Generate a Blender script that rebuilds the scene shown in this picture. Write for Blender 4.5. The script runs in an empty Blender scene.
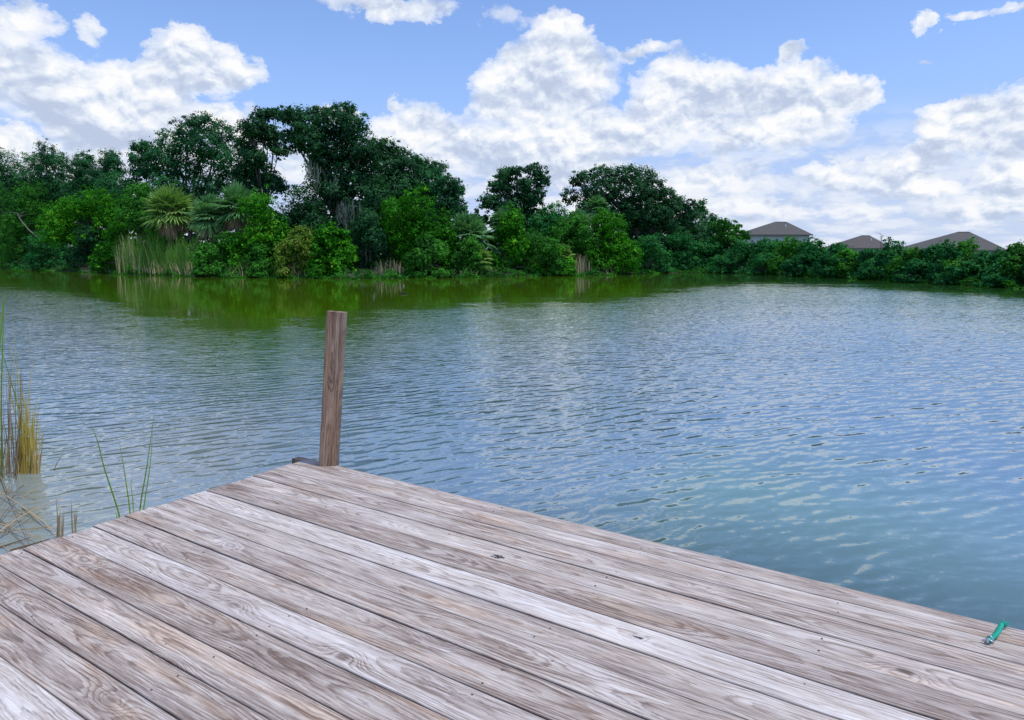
import bpy, bmesh, math, random
import numpy as np
from mathutils import Vector, Matrix

R = math.radians
random.seed(7)
rng = np.random.default_rng(11)
scene = bpy.context.scene
col = scene.collection

# ------------------------------------------------------------------ camera
F, CX, CY = 705.0, 512.0, 360.0
H = 1.72                 # camera above the water
DECK_H = 1.27            # camera above the deck
HORIZON = 254.0
PITCH = math.atan((CY - HORIZON) / F)
cam_data = bpy.data.cameras.new('camera')
cam = bpy.data.objects.new('camera', cam_data)
col.objects.link(cam)
cam_data.sensor_width = 36
cam_data.lens = 36 * F / 1024
cam_data.clip_start = 0.05
cam_data.clip_end = 8000
cam.location = (0, 0, H)
cam.rotation_euler = (math.pi / 2 - PITCH, 0, 0)
scene.camera = cam

# ------------------------------------------------------------------ render
scene.render.engine = 'CYCLES'
scene.view_settings.view_transform = 'Standard'
scene.view_settings.look = 'None'
scene.view_settings.exposure = 0.0
scene.view_settings.gamma = 1.0

SUN_EL, SUN_AZ = 69.0, 112.0        # azimuth clockwise from +Y (the view direction)
sun_dir = Vector((math.sin(R(SUN_AZ)) * math.cos(R(SUN_EL)),
                  math.cos(R(SUN_AZ)) * math.cos(R(SUN_EL)), math.sin(R(SUN_EL))))
sd = bpy.data.lights.new('sun', 'SUN')
sd.energy = 3.3
sd.angle = R(0.6)
sd.color = (1.0, 0.96, 0.9)
sun = bpy.data.objects.new('sun', sd)
col.objects.link(sun)
sun.rotation_euler = sun_dir.to_track_quat('Z', 'Y').to_euler()


def ray(px, py):
    a = (px - CX) / F
    b = -(py - CY) / F
    c, s = math.cos(PITCH), math.sin(PITCH)
    return Vector((a, c + b * s, -s + b * c))


def at(px, py, Y):
    """a point standing Y metres ahead of the viewpoint"""
    r = ray(px, py)
    return Vector((0, 0, H)) + r * (Y / r.y)


def on_plane(px, py, z=0.0):
    r = ray(px, py)
    return Vector((0, 0, H)) + r * ((z - H) / r.z)


# ------------------------------------------------------------------ node helper
class NT:
    def __init__(s, tree):
        s.t = tree
        s.n = tree.nodes
        s.l = tree.links

    def node(s, typ, **kw):
        n = s.n.new(typ)
        for k, v in kw.items():
            setattr(n, k, v)
        return n

    def put(s, sock, v):
        if v is None:
            return
        if isinstance(v, bpy.types.NodeSocket):
            s.l.new(v, sock)
        else:
            sock.default_value = v

    def math(s, op, a, b=None, c=None, clamp=False):
        n = s.node('ShaderNodeMath', operation=op, use_clamp=clamp)
        for i, v in enumerate((a, b, c)):
            s.put(n.inputs[i], v)
        return n.outputs[0]

    def vec(s, op, a, b=None):
        n = s.node('ShaderNodeVectorMath', operation=op)
        s.put(n.inputs[0], a)
        if b is not None:
            if op == 'SCALE':
                s.put(n.inputs['Scale'], b)
            else:
                s.put(n.inputs[1], b)
        return n.outputs['Value'] if op in ('DOT_PRODUCT', 'LENGTH', 'DISTANCE') else n.outputs[0]

    def comb(s, x, y, z):
        n = s.node('ShaderNodeCombineXYZ')
        for i, v in enumerate((x, y, z)):
            s.put(n.inputs[i], v)
        return n.outputs[0]

    def sep(s, v):
        n = s.node('ShaderNodeSeparateXYZ')
        s.put(n.inputs[0], v)
        return n.outputs

    def noise(s, v, scale, detail=4, rough=0.55, dist=0.0, color=False):
        n = s.node('ShaderNodeTexNoise')
        s.put(n.inputs['Vector'], v)
        s.put(n.inputs['Scale'], scale)
        n.inputs['Detail'].default_value = detail
        n.inputs['Roughness'].default_value = rough
        n.inputs['Distortion'].default_value = dist
        return n.outputs['Color' if color else 'Fac']

    def ramp(s, v, stops, interp='LINEAR'):
        n = s.node('ShaderNodeValToRGB')
        s.put(n.inputs[0], v)
        e = n.color_ramp.elements
        while len(e) < len(stops):
            e.new(0.5)
        for el, (p, c) in zip(e, stops):
            el.position = p
            el.color = (*c, 1) if len(c) == 3 else c
        n.color_ramp.interpolation = interp
        return n.outputs[0]

    def mapr(s, v, a, b, c=0.0, d=1.0, smooth=True):
        n = s.node('ShaderNodeMapRange')
        n.interpolation_type = 'SMOOTHSTEP' if smooth else 'LINEAR'
        for i, x in enumerate((v, a, b, c, d)):
            s.put(n.inputs[i], x)
        return n.outputs[0]

    def mix(s, f, a, b, blend='MIX'):
        n = s.node('ShaderNodeMix', data_type='RGBA', blend_type=blend)
        s.put(n.inputs[0], f)
        for i, v in ((6, a), (7, b)):
            if isinstance(v, tuple) and len(v) == 3:
                v = (*v, 1)
            s.put(n.inputs[i], v)
        return n.outputs[2]

    def attr(s, name):
        return s.node('ShaderNodeAttribute', attribute_name=name)


def new_mat(name):
    m = bpy.data.materials.new(name)
    m.use_nodes = True
    m.node_tree.nodes.clear()
    nt = NT(m.node_tree)
    out = nt.node('ShaderNodeOutputMaterial')
    return m, nt, out


# ------------------------------------------------------------------ world: sky with cumulus
world = bpy.data.worlds.new('World')
scene.world = world
world.use_nodes = True
world.cycles.sampling_method = 'MANUAL'
world.cycles.sample_map_resolution = 512
world.node_tree.nodes.clear()
w = NT(world.node_tree)
wout = w.node('ShaderNodeOutputWorld')
bg = w.node('ShaderNodeBackground')
SKY_STRENGTH = 0.15
bg.inputs['Strength'].default_value = SKY_STRENGTH
sky = w.node('ShaderNodeTexSky', sky_type='NISHITA')
sky.sun_disc = False
sky.sun_elevation = R(SUN_EL)
sky.sun_rotation = R(SUN_AZ)
sky.altitude = 0
sky.air_density = 1.0
sky.dust_density = 0.3
sky.ozone_density = 2.5
dirv = w.node('ShaderNodeTexCoord').outputs['Generated']
dx, dy, dz = w.sep(dirv)
az = w.math('ARCTAN2', dx, dy)
hr = w.math('SQRT', w.math('ADD', w.math('MULTIPLY', dx, dx), w.math('MULTIPLY', dy, dy)))
elv = w.math('DIVIDE', dz, w.math('MAXIMUM', hr, 0.02))
P0 = w.comb(az, elv, 0.0)


def sky_at(px, py):
    r = ray(px, py)
    return math.atan2(r.x, r.y), r.z / math.hypot(r.x, r.y)


# lumpy displacement of the sky coordinate
q = w.comb(w.math('MULTIPLY', az, 1.0), w.math('MULTIPLY', w.math('POWER', w.math('MAXIMUM', elv, 0.001), 0.8), 1.25), 0.0)
n1 = w.noise(q, 9.0, 9, 0.66, color=True)
wob = w.vec('SUBTRACT', n1, (0.5, 0.5, 0.5))
P = w.vec('ADD', P0, w.vec('MULTIPLY', wob, (0.13, 0.10, 0.0)))
P = w.comb(w.sep(P)[0], w.sep(P)[1], 0.0)
blobs = [  # px, py, rx, ry, weight
    (182, 55, 30, 40, 1), (222, 72, 38, 32, 1), (130, 88, 62, 38, 1), (62, 92, 44, 52, .9), (150, 132, 95, 40, 1),
    (14, 62, 40, 56, .75), (20, 12, 46, 18, .7), (92, 24, 20, 24, .55), (8, 134, 30, 16, .9), (228, 140, 44, 30, .9),
    (333, 106, 24, 14, .8), (385, 4, 66, 17, .8), (505, 22, 26, 14, .3), (562, 32, 38, 30, 1), (556, 80, 72, 44, 1),
    (645, 46, 38, 10, .7), (500, 96, 40, 24, .9), (690, 88, 56, 40, 1), (745, 92, 60, 32, 1), (808, 100, 58, 34, 1),
    (792, 54, 22, 14, .9), (852, 92, 30, 16, .8), (640, 124, 80, 28, .85), (425, 138, 60, 38, 1), (398, 100, 9, 7, .6),
    (760, 138, 80, 24, 1), (540, 150, 100, 38, 1), (680, 182, 100, 20, .7), (836, 180, 44, 20, .8), (740, 212, 100, 16, .6),
    (902, 160, 36, 24, 1), (948, 132, 46, 24, 1), (1004, 122, 56, 32, 1), (1030, 178, 60, 40, .9), (915, 188, 60, 16, .8),
    (975, 212, 80, 15, .6), (927, 22, 14, 11, .75), (965, 20, 22, 8, .6), (1006, 17, 24, 8, .6), (928, 61, 12, 6, .45),
    (860, 218, 50, 12, .5), (600, 205, 80, 18, .6), (60, 170, 80, 25, .7), (330, 170, 60, 30, .7),
    (-90, 60, 90, 60, .9), (1130, 90, 80, 60, .9), (-60, 150, 80, 30, .8),
    (330, -75, 130, 34, .8), (600, -90, 170, 40, .7), (80, -110, 120, 40, .9), (300, -190, 170, 46, .7), (150, -260, 160, 50, .8)]
inv = None
tsum = None
for (bx, by, rx, ry, wt) in blobs:
    a0, e0 = sky_at(bx, by)
    a1, _ = sky_at(bx + rx, by)
    _, e1 = sky_at(bx, by - ry)
    ra, re = (a1 - a0) * 1.12, (e1 - e0) * 1.12
    v = w.vec('MULTIPLY', w.vec('SUBTRACT', P, (a0, e0, 0)), (1 / ra, 1 / re, 0))
    d2 = w.vec('DOT_PRODUCT', v, v)
    b = w.math('MULTIPLY', w.math('SUBTRACT', 1.0, d2, clamp=True), wt)
    inv_b = w.math('SUBTRACT', 1.0, b)
    t = w.math('MULTIPLY', b, w.vec('DOT_PRODUCT', v, (0.35, 1.0, 0)))
    inv = inv_b if inv is None else w.math('MULTIPLY', inv, inv_b)
    tsum = t if tsum is None else w.math('ADD', tsum, t)
field = w.math('SUBTRACT', 1.0, inv)
# free clouds elsewhere in the sky
big = w.noise(w.comb(az, w.math('MULTIPLY', elv, 1.8), 3.0), 2.3, 6, 0.6)
away = w.math('MAXIMUM', w.mapr(w.math('ABSOLUTE', az), 0.75, 0.95), w.mapr(elv, 0.62, 0.9))
free = w.math('MULTIPLY', w.mapr(big, 0.5, 0.62), away)


def billow(vec, scale, detail):
    n_ = w.node('ShaderNodeTexVoronoi', feature='SMOOTH_F1', voronoi_dimensions='2D')
    n_.normalize = True
    w.put(n_.inputs['Vector'], vec)
    n_.inputs['Scale'].default_value = scale
    n_.inputs['Detail'].default_value = detail
    n_.inputs['Roughness'].default_value = 0.55
    n_.inputs['Smoothness'].default_value = 0.35
    return w.math('SUBTRACT', 1.0, n_.outputs['Distance'])


warp = w.vec('MULTIPLY', w.vec('SUBTRACT', w.noise(q, 14.0, 5, 0.6, color=True), (0.5, 0.5, 0.5)), (0.05, 0.04, 0))
qb = w.vec('ADD', q, warp)
n2 = billow(qb, 20.0, 4)
n3 = billow(w.vec('ADD', qb, (0.004, 0.013, 0.0)), 20.0, 4)
fine = w.noise(q, 60.0, 6, 0.62)
n4 = billow(qb, 8.5, 1)
n5 = billow(w.vec('ADD', qb, (0.012, 0.032, 0.0)), 8.5, 1)
dens = w.math('ADD', field, w.math('MULTIPLY', w.math('SUBTRACT', n2, 0.62), 1.0))
dens = w.math('ADD', dens, w.math('MULTIPLY', w.math('SUBTRACT', fine, 0.5), 0.28))
mask = w.mapr(dens, 0.16, 0.42)
mask = w.math('MULTIPLY', mask, w.mapr(field, 0.05, 0.75, 0.35, 1.0))
mask = w.math('MAXIMUM', mask, free)
mask = w.math('MULTIPLY', mask, w.mapr(field, 0.0, 0.12, w.math('MULTIPLY', free, 1.0), 1.0))
# veil near the horizon
veil = w.math('MULTIPLY', w.mapr(elv, 0.30, 0.05), 0.9)
veil = w.math('MAXIMUM', veil, w.math('MULTIPLY', w.mapr(elv, 0.6, 1.6), 0.6))
mask2 = mask
relief = w.math('ADD', w.math('MULTIPLY', w.math('SUBTRACT', n2, n3), 2.9),
                w.math('MULTIPLY', w.math('SUBTRACT', n4, n5), 1.6))
shade = w.math('ADD', w.math('ADD', 0.64, relief), w.math('MULTIPLY', w.math('ADD', tsum, -0.12), 0.42))
thin = w.mapr(dens, 0.15, 0.9, 0.14, -0.06)
shade = w.math('ADD', shade, thin)
ccol = w.ramp(shade, [(0.0, (0.52, 0.60, 0.78)), (0.3, (0.62, 0.70, 0.86)), (0.6, (0.80, 0.86, 0.96)), (0.95, (0.99, 0.99, 1.0))])
skyc = w.vec('MULTIPLY', sky.outputs[0], (1.0, 1.06, 1.27))
cl = w.vec('SCALE', ccol, 1.0 / SKY_STRENGTH)
hz = w.vec('SCALE', w.mix(w.mapr(elv, 0.0, 0.22), (0.54, 0.65, 0.90), (0.33, 0.49, 0.90)), 1.0 / SKY_STRENGTH)
skyc = w.mix(veil, skyc, hz)
low = billow(w.vec('MULTIPLY', qb, (1.0, 2.2, 1.0)), 13.0, 3)
lowm = w.math('MULTIPLY', w.mapr(low, 0.52, 0.78), w.math('MULTIPLY', w.mapr(elv, 0.20, 0.10), 0.62))
lowc = w.vec('SCALE', w.mix(w.mapr(low, 0.6, 0.85), (0.60, 0.68, 0.86), (0.90, 0.93, 0.98)), 1.0 / SKY_STRENGTH)
skyc = w.mix(lowm, skyc, lowc)
w.l.new(w.mix(mask2, skyc, cl), bg.inputs['Color'])
w.l.new(bg.outputs[0], wout.inputs['Surface'])


# ------------------------------------------------------------------ mesh helpers
def link(name, me, mat=None, parent=None):
    o = bpy.data.objects.new(name, me)
    col.objects.link(o)
    if mat is not None and me is not None:
        for m in (mat if isinstance(mat, (list, tuple)) else [mat]):
            me.materials.append(m)
    if parent is not None:
        o.parent = parent
    return o


def tag(o, label=None, cat=None, group=None, kind=None):
    if label:
        o['label'] = label
    if cat:
        o['category'] = cat
    if group:
        o['group'] = group
    if kind:
        o['kind'] = kind
    return o


def thing(name, loc, label, cat, group=None, rz=0.0):
    o = bpy.data.objects.new(name, None)
    o.empty_display_size = 0.3
    col.objects.link(o)
    o.location = loc
    o.rotation_euler = (0, 0, rz)
    return tag(o, label, cat, group)


def mesh_np(name, verts, faces_n, nper, tint=None, smooth=False):
    """verts (N,3); faces_n (M,nper) index array"""
    me = bpy.data.meshes.new(name)
    verts = np.asarray(verts, dtype=np.float32)
    faces = np.asarray(faces_n, dtype=np.int32)
    me.vertices.add(len(verts))
    me.vertices.foreach_set('co', verts.ravel())
    me.loops.add(faces.size)
    me.loops.foreach_set('vertex_index', faces.ravel())
    me.polygons.add(len(faces))
    me.polygons.foreach_set('loop_start', np.arange(0, faces.size, nper, dtype=np.int32))
    me.polygons.foreach_set('loop_total', np.full(len(faces), nper, dtype=np.int32))
    if smooth:
        me.polygons.foreach_set('use_smooth', np.ones(len(faces), dtype=bool))
    if tint is not None:
        a = me.attributes.new('tint', 'FLOAT', 'FACE')
        a.data.foreach_set('value', np.asarray(tint, dtype=np.float32))
    me.update(calc_edges=True)
    return me


class Tubes:
    """tapered tubes and flat blades gathered into one mesh"""
    def __init__(s):
        s.v = []
        s.f = []
        s.t = []
        s.c = 0

    def tube(s, pts, rads, sides=6, tint=0.5):
        pts = [Vector(p) for p in pts]
        n = len(pts)
        for i, p in enumerate(pts):
            d = (pts[min(i + 1, n - 1)] - pts[max(i - 1, 0)])
            if d.length < 1e-9:
                d = Vector((0, 0, 1))
            d.normalize()
            a = d.orthogonal().normalized() if abs(d.z) > .95 else d.cross(Vector((0, 0, 1))).normalized()
            b = d.cross(a)
            for k in range(sides):
                th = 2 * math.pi * k / sides
                s.v.append(p + (a * math.cos(th) + b * math.sin(th)) * rads[i])
        for i in range(n - 1):
            for k in range(sides):
                s.f.append((s.c + i * sides + k, s.c + i * sides + (k + 1) % sides,
                            s.c + (i + 1) * sides + (k + 1) % sides, s.c + (i + 1) * sides + k))
                s.t.append(tint)
        s.c += n * sides

    def blade(s, pts, widths, side, tint=0.5, fold=0.25):
        """a leaf blade with a folded midrib"""
        side = Vector(side).normalized()
        n = len(pts)
        for i, p in enumerate(pts):
            p = Vector(p)
            d = (Vector(pts[min(i + 1, n - 1)]) - Vector(pts[max(i - 1, 0)]))
            nn = d.cross(side)
            if nn.length > 0:
                nn.normalize()
            wd = widths[i]
            s.v += [p - side * wd / 2 + nn * wd * fold, p, p + side * wd / 2 + nn * wd * fold]
        for i in range(n - 1):
            for k in (0, 1):
                s.f.append((s.c + i * 3 + k, s.c + i * 3 + k + 1, s.c + (i + 1) * 3 + k + 1, s.c + (i + 1) * 3 + k))
                s.t.append(tint)
        s.c += n * 3

    def build(s, name, mat, parent=None, smooth=True, origin=None):
        v = np.array([tuple(p) for p in s.v], dtype=np.float32)
        if origin is not None:
            v = v - np.array(tuple(origin), dtype=np.float32)
        me = mesh_np(name, v, s.f, 4, s.t, smooth)
        return link(name, me, mat, parent)


# ------------------------------------------------------------------ materials
def leaf_mat(name, dark, light, extra=None, trans=0.28, rough=0.55, tmul=1.5):
    m, nt, out = new_mat(name)
    t = nt.attr('tint').outputs['Fac']
    stops = [(0.0, dark), (1.0, light)] if extra is None else [(0.0, dark), (0.8, light), (1.0, extra)]
    c = nt.ramp(t, stops)
    bs = nt.node('ShaderNodeBsdfPrincipled')
    nt.put(bs.inputs['Base Color'], c)
    bs.inputs['Roughness'].default_value = rough
    bs.inputs['Specular IOR Level'].default_value = 0.06
    tr = nt.node('ShaderNodeBsdfTranslucent')
    nt.put(tr.inputs['Color'], nt.mix(1.0, c, (tmul, tmul * 1.15, tmul * 0.6), 'MULTIPLY'))
    mx = nt.node('ShaderNodeMixShader')
    mx.inputs[0].default_value = trans
    nt.l.new(bs.outputs[0], mx.inputs[1])
    nt.l.new(tr.outputs[0], mx.inputs[2])
    nt.l.new(mx.outputs[0], out.inputs[0])
    return m


M = {}
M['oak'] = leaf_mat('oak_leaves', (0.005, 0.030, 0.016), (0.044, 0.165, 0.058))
M['pine'] = leaf_mat('feathery_leaves', (0.006, 0.044, 0.022), (0.048, 0.205, 0.068))
M['mid'] = leaf_mat('mid_leaves', (0.010, 0.070, 0.010), (0.070, 0.290, 0.030))
M['bright'] = leaf_mat('bright_leaves', (0.010, 0.08, 0.004), (0.060, 0.32, 0.012), (0.22, 0.52, 0.03))
M['yellow'] = leaf_mat('yellow_green_leaves', (0.05, 0.13, 0.015), (0.16, 0.28, 0.035), (0.26, 0.28, 0.08))
M['hedge'] = leaf_mat('hedge_leaves', (0.005, 0.050, 0.018), (0.035, 0.230, 0.055), (0.06, 0.22, 0.05))
M['palm'] = leaf_mat('palm_fronds', (0.05, 0.15, 0.055), (0.17, 0.38, 0.14), trans=.2)
M['palm_yellow'] = leaf_mat('palm_fronds_yellow', (0.07, 0.18, 0.035), (0.24, 0.40, 0.10), trans=.2)
M['dead'] = leaf_mat('dead_fronds', (0.12, 0.085, 0.05), (0.36, 0.27, 0.17), trans=.15)
M['reed'] = leaf_mat('reed_blades', (0.06, 0.18, 0.03), (0.19, 0.38, 0.07), (0.50, 0.46, 0.22), trans=.2)
M['dryreed'] = leaf_mat('dry_reed_blades', (0.28, 0.22, 0.12), (0.62, 0.52, 0.33), trans=.15)
M['moss'] = leaf_mat('hanging_moss', (0.07, 0.10, 0.085), (0.19, 0.23, 0.20), trans=.3, rough=.9)
M['fgreen'] = leaf_mat('fresh_blades', (0.12, 0.22, 0.015), (0.26, 0.40, 0.04), trans=.3, rough=.4)
M['cattail'] = leaf_mat('cattail_blades', (0.26, 0.25, 0.05), (0.56, 0.42, 0.09), (0.56, 0.40, 0.22), trans=.25)
M['straw'] = leaf_mat('straw_stalks', (0.10, 0.065, 0.035), (0.50, 0.38, 0.23), trans=.1)
M['debris'] = leaf_mat('dead_wood', (0.05, 0.045, 0.04), (0.22, 0.205, 0.185), trans=0.0, rough=.9)


def bark_mat(name, c1, c2, scale=6):
    m, nt, out = new_mat(name)
    co = nt.node('ShaderNodeTexCoord').outputs['Object']
    v = nt.vec('MULTIPLY', co, (1, 1, 0.25))
    n = nt.noise(v, scale, 6, 0.65)
    bs = nt.node('ShaderNodeBsdfPrincipled')
    nt.put(bs.inputs['Base Color'], nt.ramp(n, [(0.3, c1), (0.7, c2)]))
    bs.inputs['Roughness'].default_value = 0.9
    bp = nt.node('ShaderNodeBump')
    bp.inputs['Strength'].default_value = 0.6
    bp.inputs['Distance'].default_value = 0.05
    nt.put(bp.inputs['Height'], n)
    nt.l.new(bp.outputs[0], bs.inputs['Normal'])
    nt.l.new(bs.outputs[0], out.inputs[0])
    return m


M['bark'] = bark_mat('oak_bark', (0.05, 0.042, 0.035), (0.17, 0.15, 0.13))
M['palmbark'] = bark_mat('palm_bark', (0.07, 0.055, 0.04), (0.22, 0.18, 0.13))

# ------------------------------------------------------------------ shoreline
SHORE_PX = [(-420, 262.5), (-250, 264), (-120, 266), (0, 269), (60, 271), (120, 274.5), (220, 277.5), (350, 279), (470, 277.5), (600, 275.5),
            (680, 273), (720, 272.5), (800, 276.5), (900, 281.5), (1024, 289), (1150, 298), (1300, 312)]
shore_pts = [on_plane(x, y, 0) for x, y in SHORE_PX]
sa = [math.degrees(math.atan2(p.x, p.y)) for p in shore_pts]
sr = [math.hypot(p.x, p.y) for p in shore_pts]
# the rest of the lake: left arm, right bank and the bank behind the dock
ang_tab = [-180, -150, -120, -95, -75, -60] + sa + [60, 75, 95, 120, 150, 180]
rad_tab = [9, 11, 16, 30, 70, 105] + sr + [20, 15, 11, 9, 9, 9]
o_ = np.argsort(ang_tab)
ang_tab = np.array(ang_tab)[o_]
rad_tab = np.array(rad_tab)[o_]


def shore_r(deg):
    base = np.interp(deg, ang_tab, rad_tab)
    return base * (1 + 0.006 * np.sin(deg * 2.1) + 0.004 * np.sin(deg * 5.3 + 1))


def depth(px, back=0.0):
    """Y distance of the bank at picture column px, plus metres behind the waterline"""
    p = on_plane(px, 262, 0)
    deg = math.degrees(math.atan2(ray(px, 270).x, ray(px, 270).y))
    r = float(shore_r(deg)) + back
    return r * math.cos(R(deg))


def ground_z(d):
    """height of the ground d metres behind the waterline"""
    return float(np.interp(d, [-40, -8, -2, 0, 0.5, 2, 8, 40, 400], [-2.2, -1.6, -.5, -0.03, .06, .2, .5, .9, 1.2]))


# ground: one sheet, lake bed and land
degs = np.arange(-180, 180, 0.9)
steps = [-1.0, -0.9, -0.7, -0.5, -0.3] + [-8, -4, -2, -1, -0.4, 0, 0.3, 0.7, 1.5, 3, 6, 10, 18, 30, 60, 120, 300, 900, 3500]
gv, ringn = [], len(degs)
gv.append((0, 0.5, -0.62))
rads_idx = []
for si, s_ in enumerate(steps):
    for dg in degs:
        rs = float(shore_r(dg))
        if si == 0:
            r = rs * 0.06
        elif si < 5:
            r = rs * (1 + s_) * 0.85
        else:
            r = max(rs + s_, rs * (0.6 + 0.04 * si)) if s_ < 0 else rs + s_
        d = r - rs
        z = ground_z(d)
        if d < -0.5 and r < 9:
            z = max(z, -0.62 - 0.08 * r)
        if d > 1:
            z += 0.12 * math.sin(dg * 0.9 + d * 0.3)
        gv.append((r * math.sin(R(dg)), r * math.cos(R(dg)), z))
gme = bpy.data.meshes.new('ground')
gf = []
for k in range(ringn):
    gf.append((0, 1 + (k + 1) % ringn, 1 + k))
for i in range(len(steps) - 1):
    a = 1 + i * ringn
    b = a + ringn
    for k in range(ringn):
        gf.append((a + k, a + (k + 1) % ringn, b + (k + 1) % ringn, b + k))
gme.from_pydata(gv, [], gf)
gme.polygons.foreach_set('use_smooth', [True] * len(gme.polygons))
gme.update()
bm_ = bmesh.new()
bm_.from_mesh(gme)
bmesh.ops.recalc_face_normals(bm_, faces=bm_.faces)
bm_.to_mesh(gme)
bm_.free()
m, nt, out = new_mat('bank_soil')
co = nt.node('ShaderNodeTexCoord').outputs['Object']
pz = nt.sep(co)[2]
n = nt.noise(co, 0.8, 8, 0.65)
nf = nt.noise(co, 14.0, 5, 0.7)
grass = nt.ramp(n, [(0.3, (0.02, 0.05, 0.012)), (0.55, (0.04, 0.08, 0.02)), (0.75, (0.08, 0.09, 0.04))])
mud = nt.ramp(nf, [(0.3, (0.03, 0.028, 0.02)), (0.5, (0.06, 0.055, 0.04)), (0.7, (0.12, 0.115, 0.09))])
c = nt.mix(nt.mapr(pz, 0.03, 0.12), mud, grass)
pebble = nt.node('ShaderNodeTexVoronoi')
nt.put(pebble.inputs['Vector'], co)
pebble.inputs['Scale'].default_value = 22
c = nt.mix(nt.mapr(pz, -0.1, 0.0, 0.5, 0.0), c, nt.mix(nt.mapr(pebble.outputs['Distance'], 0.1, 0.5), (0.55, 0.56, 0.34), (0.14, 0.16, 0.08)))
bs = nt.node('ShaderNodeBsdfPrincipled')
nt.put(bs.inputs['Base Color'], c)
bs.inputs['Roughness'].default_value = 0.95
bs.inputs['Specular IOR Level'].default_value = 0.05
nt.l.new(bs.outputs[0], out.inputs[0])
tag(link('ground', gme, m), kind='structure')

# ------------------------------------------------------------------ water
wv = [(0, 0, 0)]
wf = []
wr = [.02, .05, .1, .15, .2, .25, .3, .36, .42, .48, .54, .6, .66, .72, .78, .84, .9, .95, 999]
wdeg = np.arange(-180, 180, 1.0)
nw = len(wdeg)
for i, r0 in enumerate(wr):
    for dg in wdeg:
        rs = float(shore_r(dg))
        r = rs + 0.9 if r0 == 999 else rs * r0
        wv.append((r * math.sin(R(dg)), r * math.cos(R(dg)), 0))
for k in range(nw):
    wf.append((0, 1 + (k + 1) % nw, 1 + k))
for i in range(len(wr) - 1):
    a = 1 + i * nw
    b = a + nw
    for k in range(nw):
        wf.append((a + k, a + (k + 1) % nw, b + (k + 1) % nw, b + k))
wme = bpy.data.meshes.new('water')
wme.from_pydata(wv, [], wf)
wme.update()
# distance to the bank, for the calm lee water
da = wme.attributes.new('bank', 'FLOAT', 'POINT')
bankd = []
for v in wv:
    dg = math.degrees(math.atan2(v[0], v[1]))
    bankd.append(float(shore_r(dg)) - math.hypot(v[0], v[1]))
da.data.foreach_set('value', bankd)
# how far inside the breezy part of the lake each point lies
WIND_PX = [(-300, 285), (-100, 283), (0, 284), (60, 288), (130, 306), (230, 325), (330, 318), (400, 304), (500, 301), (600, 298), (660, 292), (710, 285), (800, 283.5), (900, 286.5), (1024, 294), (1150, 303)]
wa_ = [math.degrees(math.atan2(ray(px, py).x, ray(px, py).y)) for px, py in WIND_PX]
wr_ = [on_plane(px, py).xy.length for px, py in WIND_PX]
wa_ = [-180, -90, -60] + wa_ + [60, 90, 180]
wr_ = [6, 14, 40] + wr_ + [14, 10, 6]
da = wme.attributes.new('wind', 'FLOAT', 'POINT')
da.data.foreach_set('value', [float(np.interp(math.degrees(math.atan2(v[0], v[1])), wa_, wr_)) / max(.5, math.hypot(v[0], v[1])) for v in wv])

m, nt, out = new_mat('lake_water')
co = nt.node('ShaderNodeTexCoord').outputs['Object']
x, y, z = nt.sep(co)
bank = nt.attr('bank').outputs['Fac']
dist0 = nt.math('SQRT', nt.math('ADD', nt.math('MULTIPLY', x, x), nt.math('MULTIPLY', y, y)))
# big patches where the breeze ruffles the surface
patch = nt.noise(nt.vec('MULTIPLY', co, (0.35, 1.0, 1)), 0.22, 3, 0.55)
streak = nt.noise(nt.vec('MULTIPLY', co, (0.06, 1.0, 1)), 0.5, 3, 0.55)
edge = nt.math('ADD', nt.attr('wind').outputs['Fac'], nt.math('MULTIPLY', nt.math('SUBTRACT', streak, 0.5), 0.55))
edge = nt.math('ADD', edge, nt.math('MULTIPLY', nt.math('SUBTRACT', patch, 0.5), 0.3))
fl = nt.noise(nt.vec('MULTIPLY', co, (0.3, 1.0, 1)), 3.0, 3, 0.6)
edge = nt.math('ADD', edge, nt.math('MULTIPLY', nt.math('SUBTRACT', fl, 0.5), 0.5))
ruffle = nt.mapr(edge, 0.86, 1.3)
near = nt.mapr(dist0, 4.0, 18.0, 1.0, nt.mapr(x, -9, 3, 0.95, 1.15))


def rot(v, deg):
    n_ = nt.node('ShaderNodeVectorRotate', rotation_type='Z_AXIS')
    nt.put(n_.inputs['Vector'], v)
    n_.inputs['Angle'].default_value = R(deg)
    return n_.outputs[0]


def slope(v, sx, sy, ang, scale, detail, dist=0.3, rough=.55):
    nn = nt.noise(nt.vec('MULTIPLY', rot(v, ang), (sx, sy, 1)), scale, detail, rough, dist, color=True)
    return nt.vec('SUBTRACT', nn, (0.5, 0.5, 0.5))


s1 = slope(co, 0.36, 1.0, -14, 8.5, 2)
s2 = slope(co, 0.45, 1.0, 7, 20.0, 3)
s3 = slope(co, 0.6, 1.0, -30, 34.0, 2)
s0 = slope(co, 0.4, 1.0, -20, 2.2, 1)
amp = nt.math('MULTIPLY', nt.math('MULTIPLY', nt.mapr(ruffle, 0, 1, 0.04, 1.0), near), nt.mapr(patch, 0.3, 0.7, 0.75, 1.15))
sl = nt.vec('ADD', nt.vec('MULTIPLY', s1, (0.20, 0.46, 0)), nt.vec('MULTIPLY', s2, (0.20, 0.36, 0)))
sl = nt.vec('ADD', sl, nt.vec('MULTIPLY', s3, (0.12, 0.18, 0)))
sl = nt.vec('ADD', sl, nt.vec('MULTIPLY', s0, (0.03, 0.08, 0)))
sl = nt.vec('SCALE', sl, 0.62)


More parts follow.
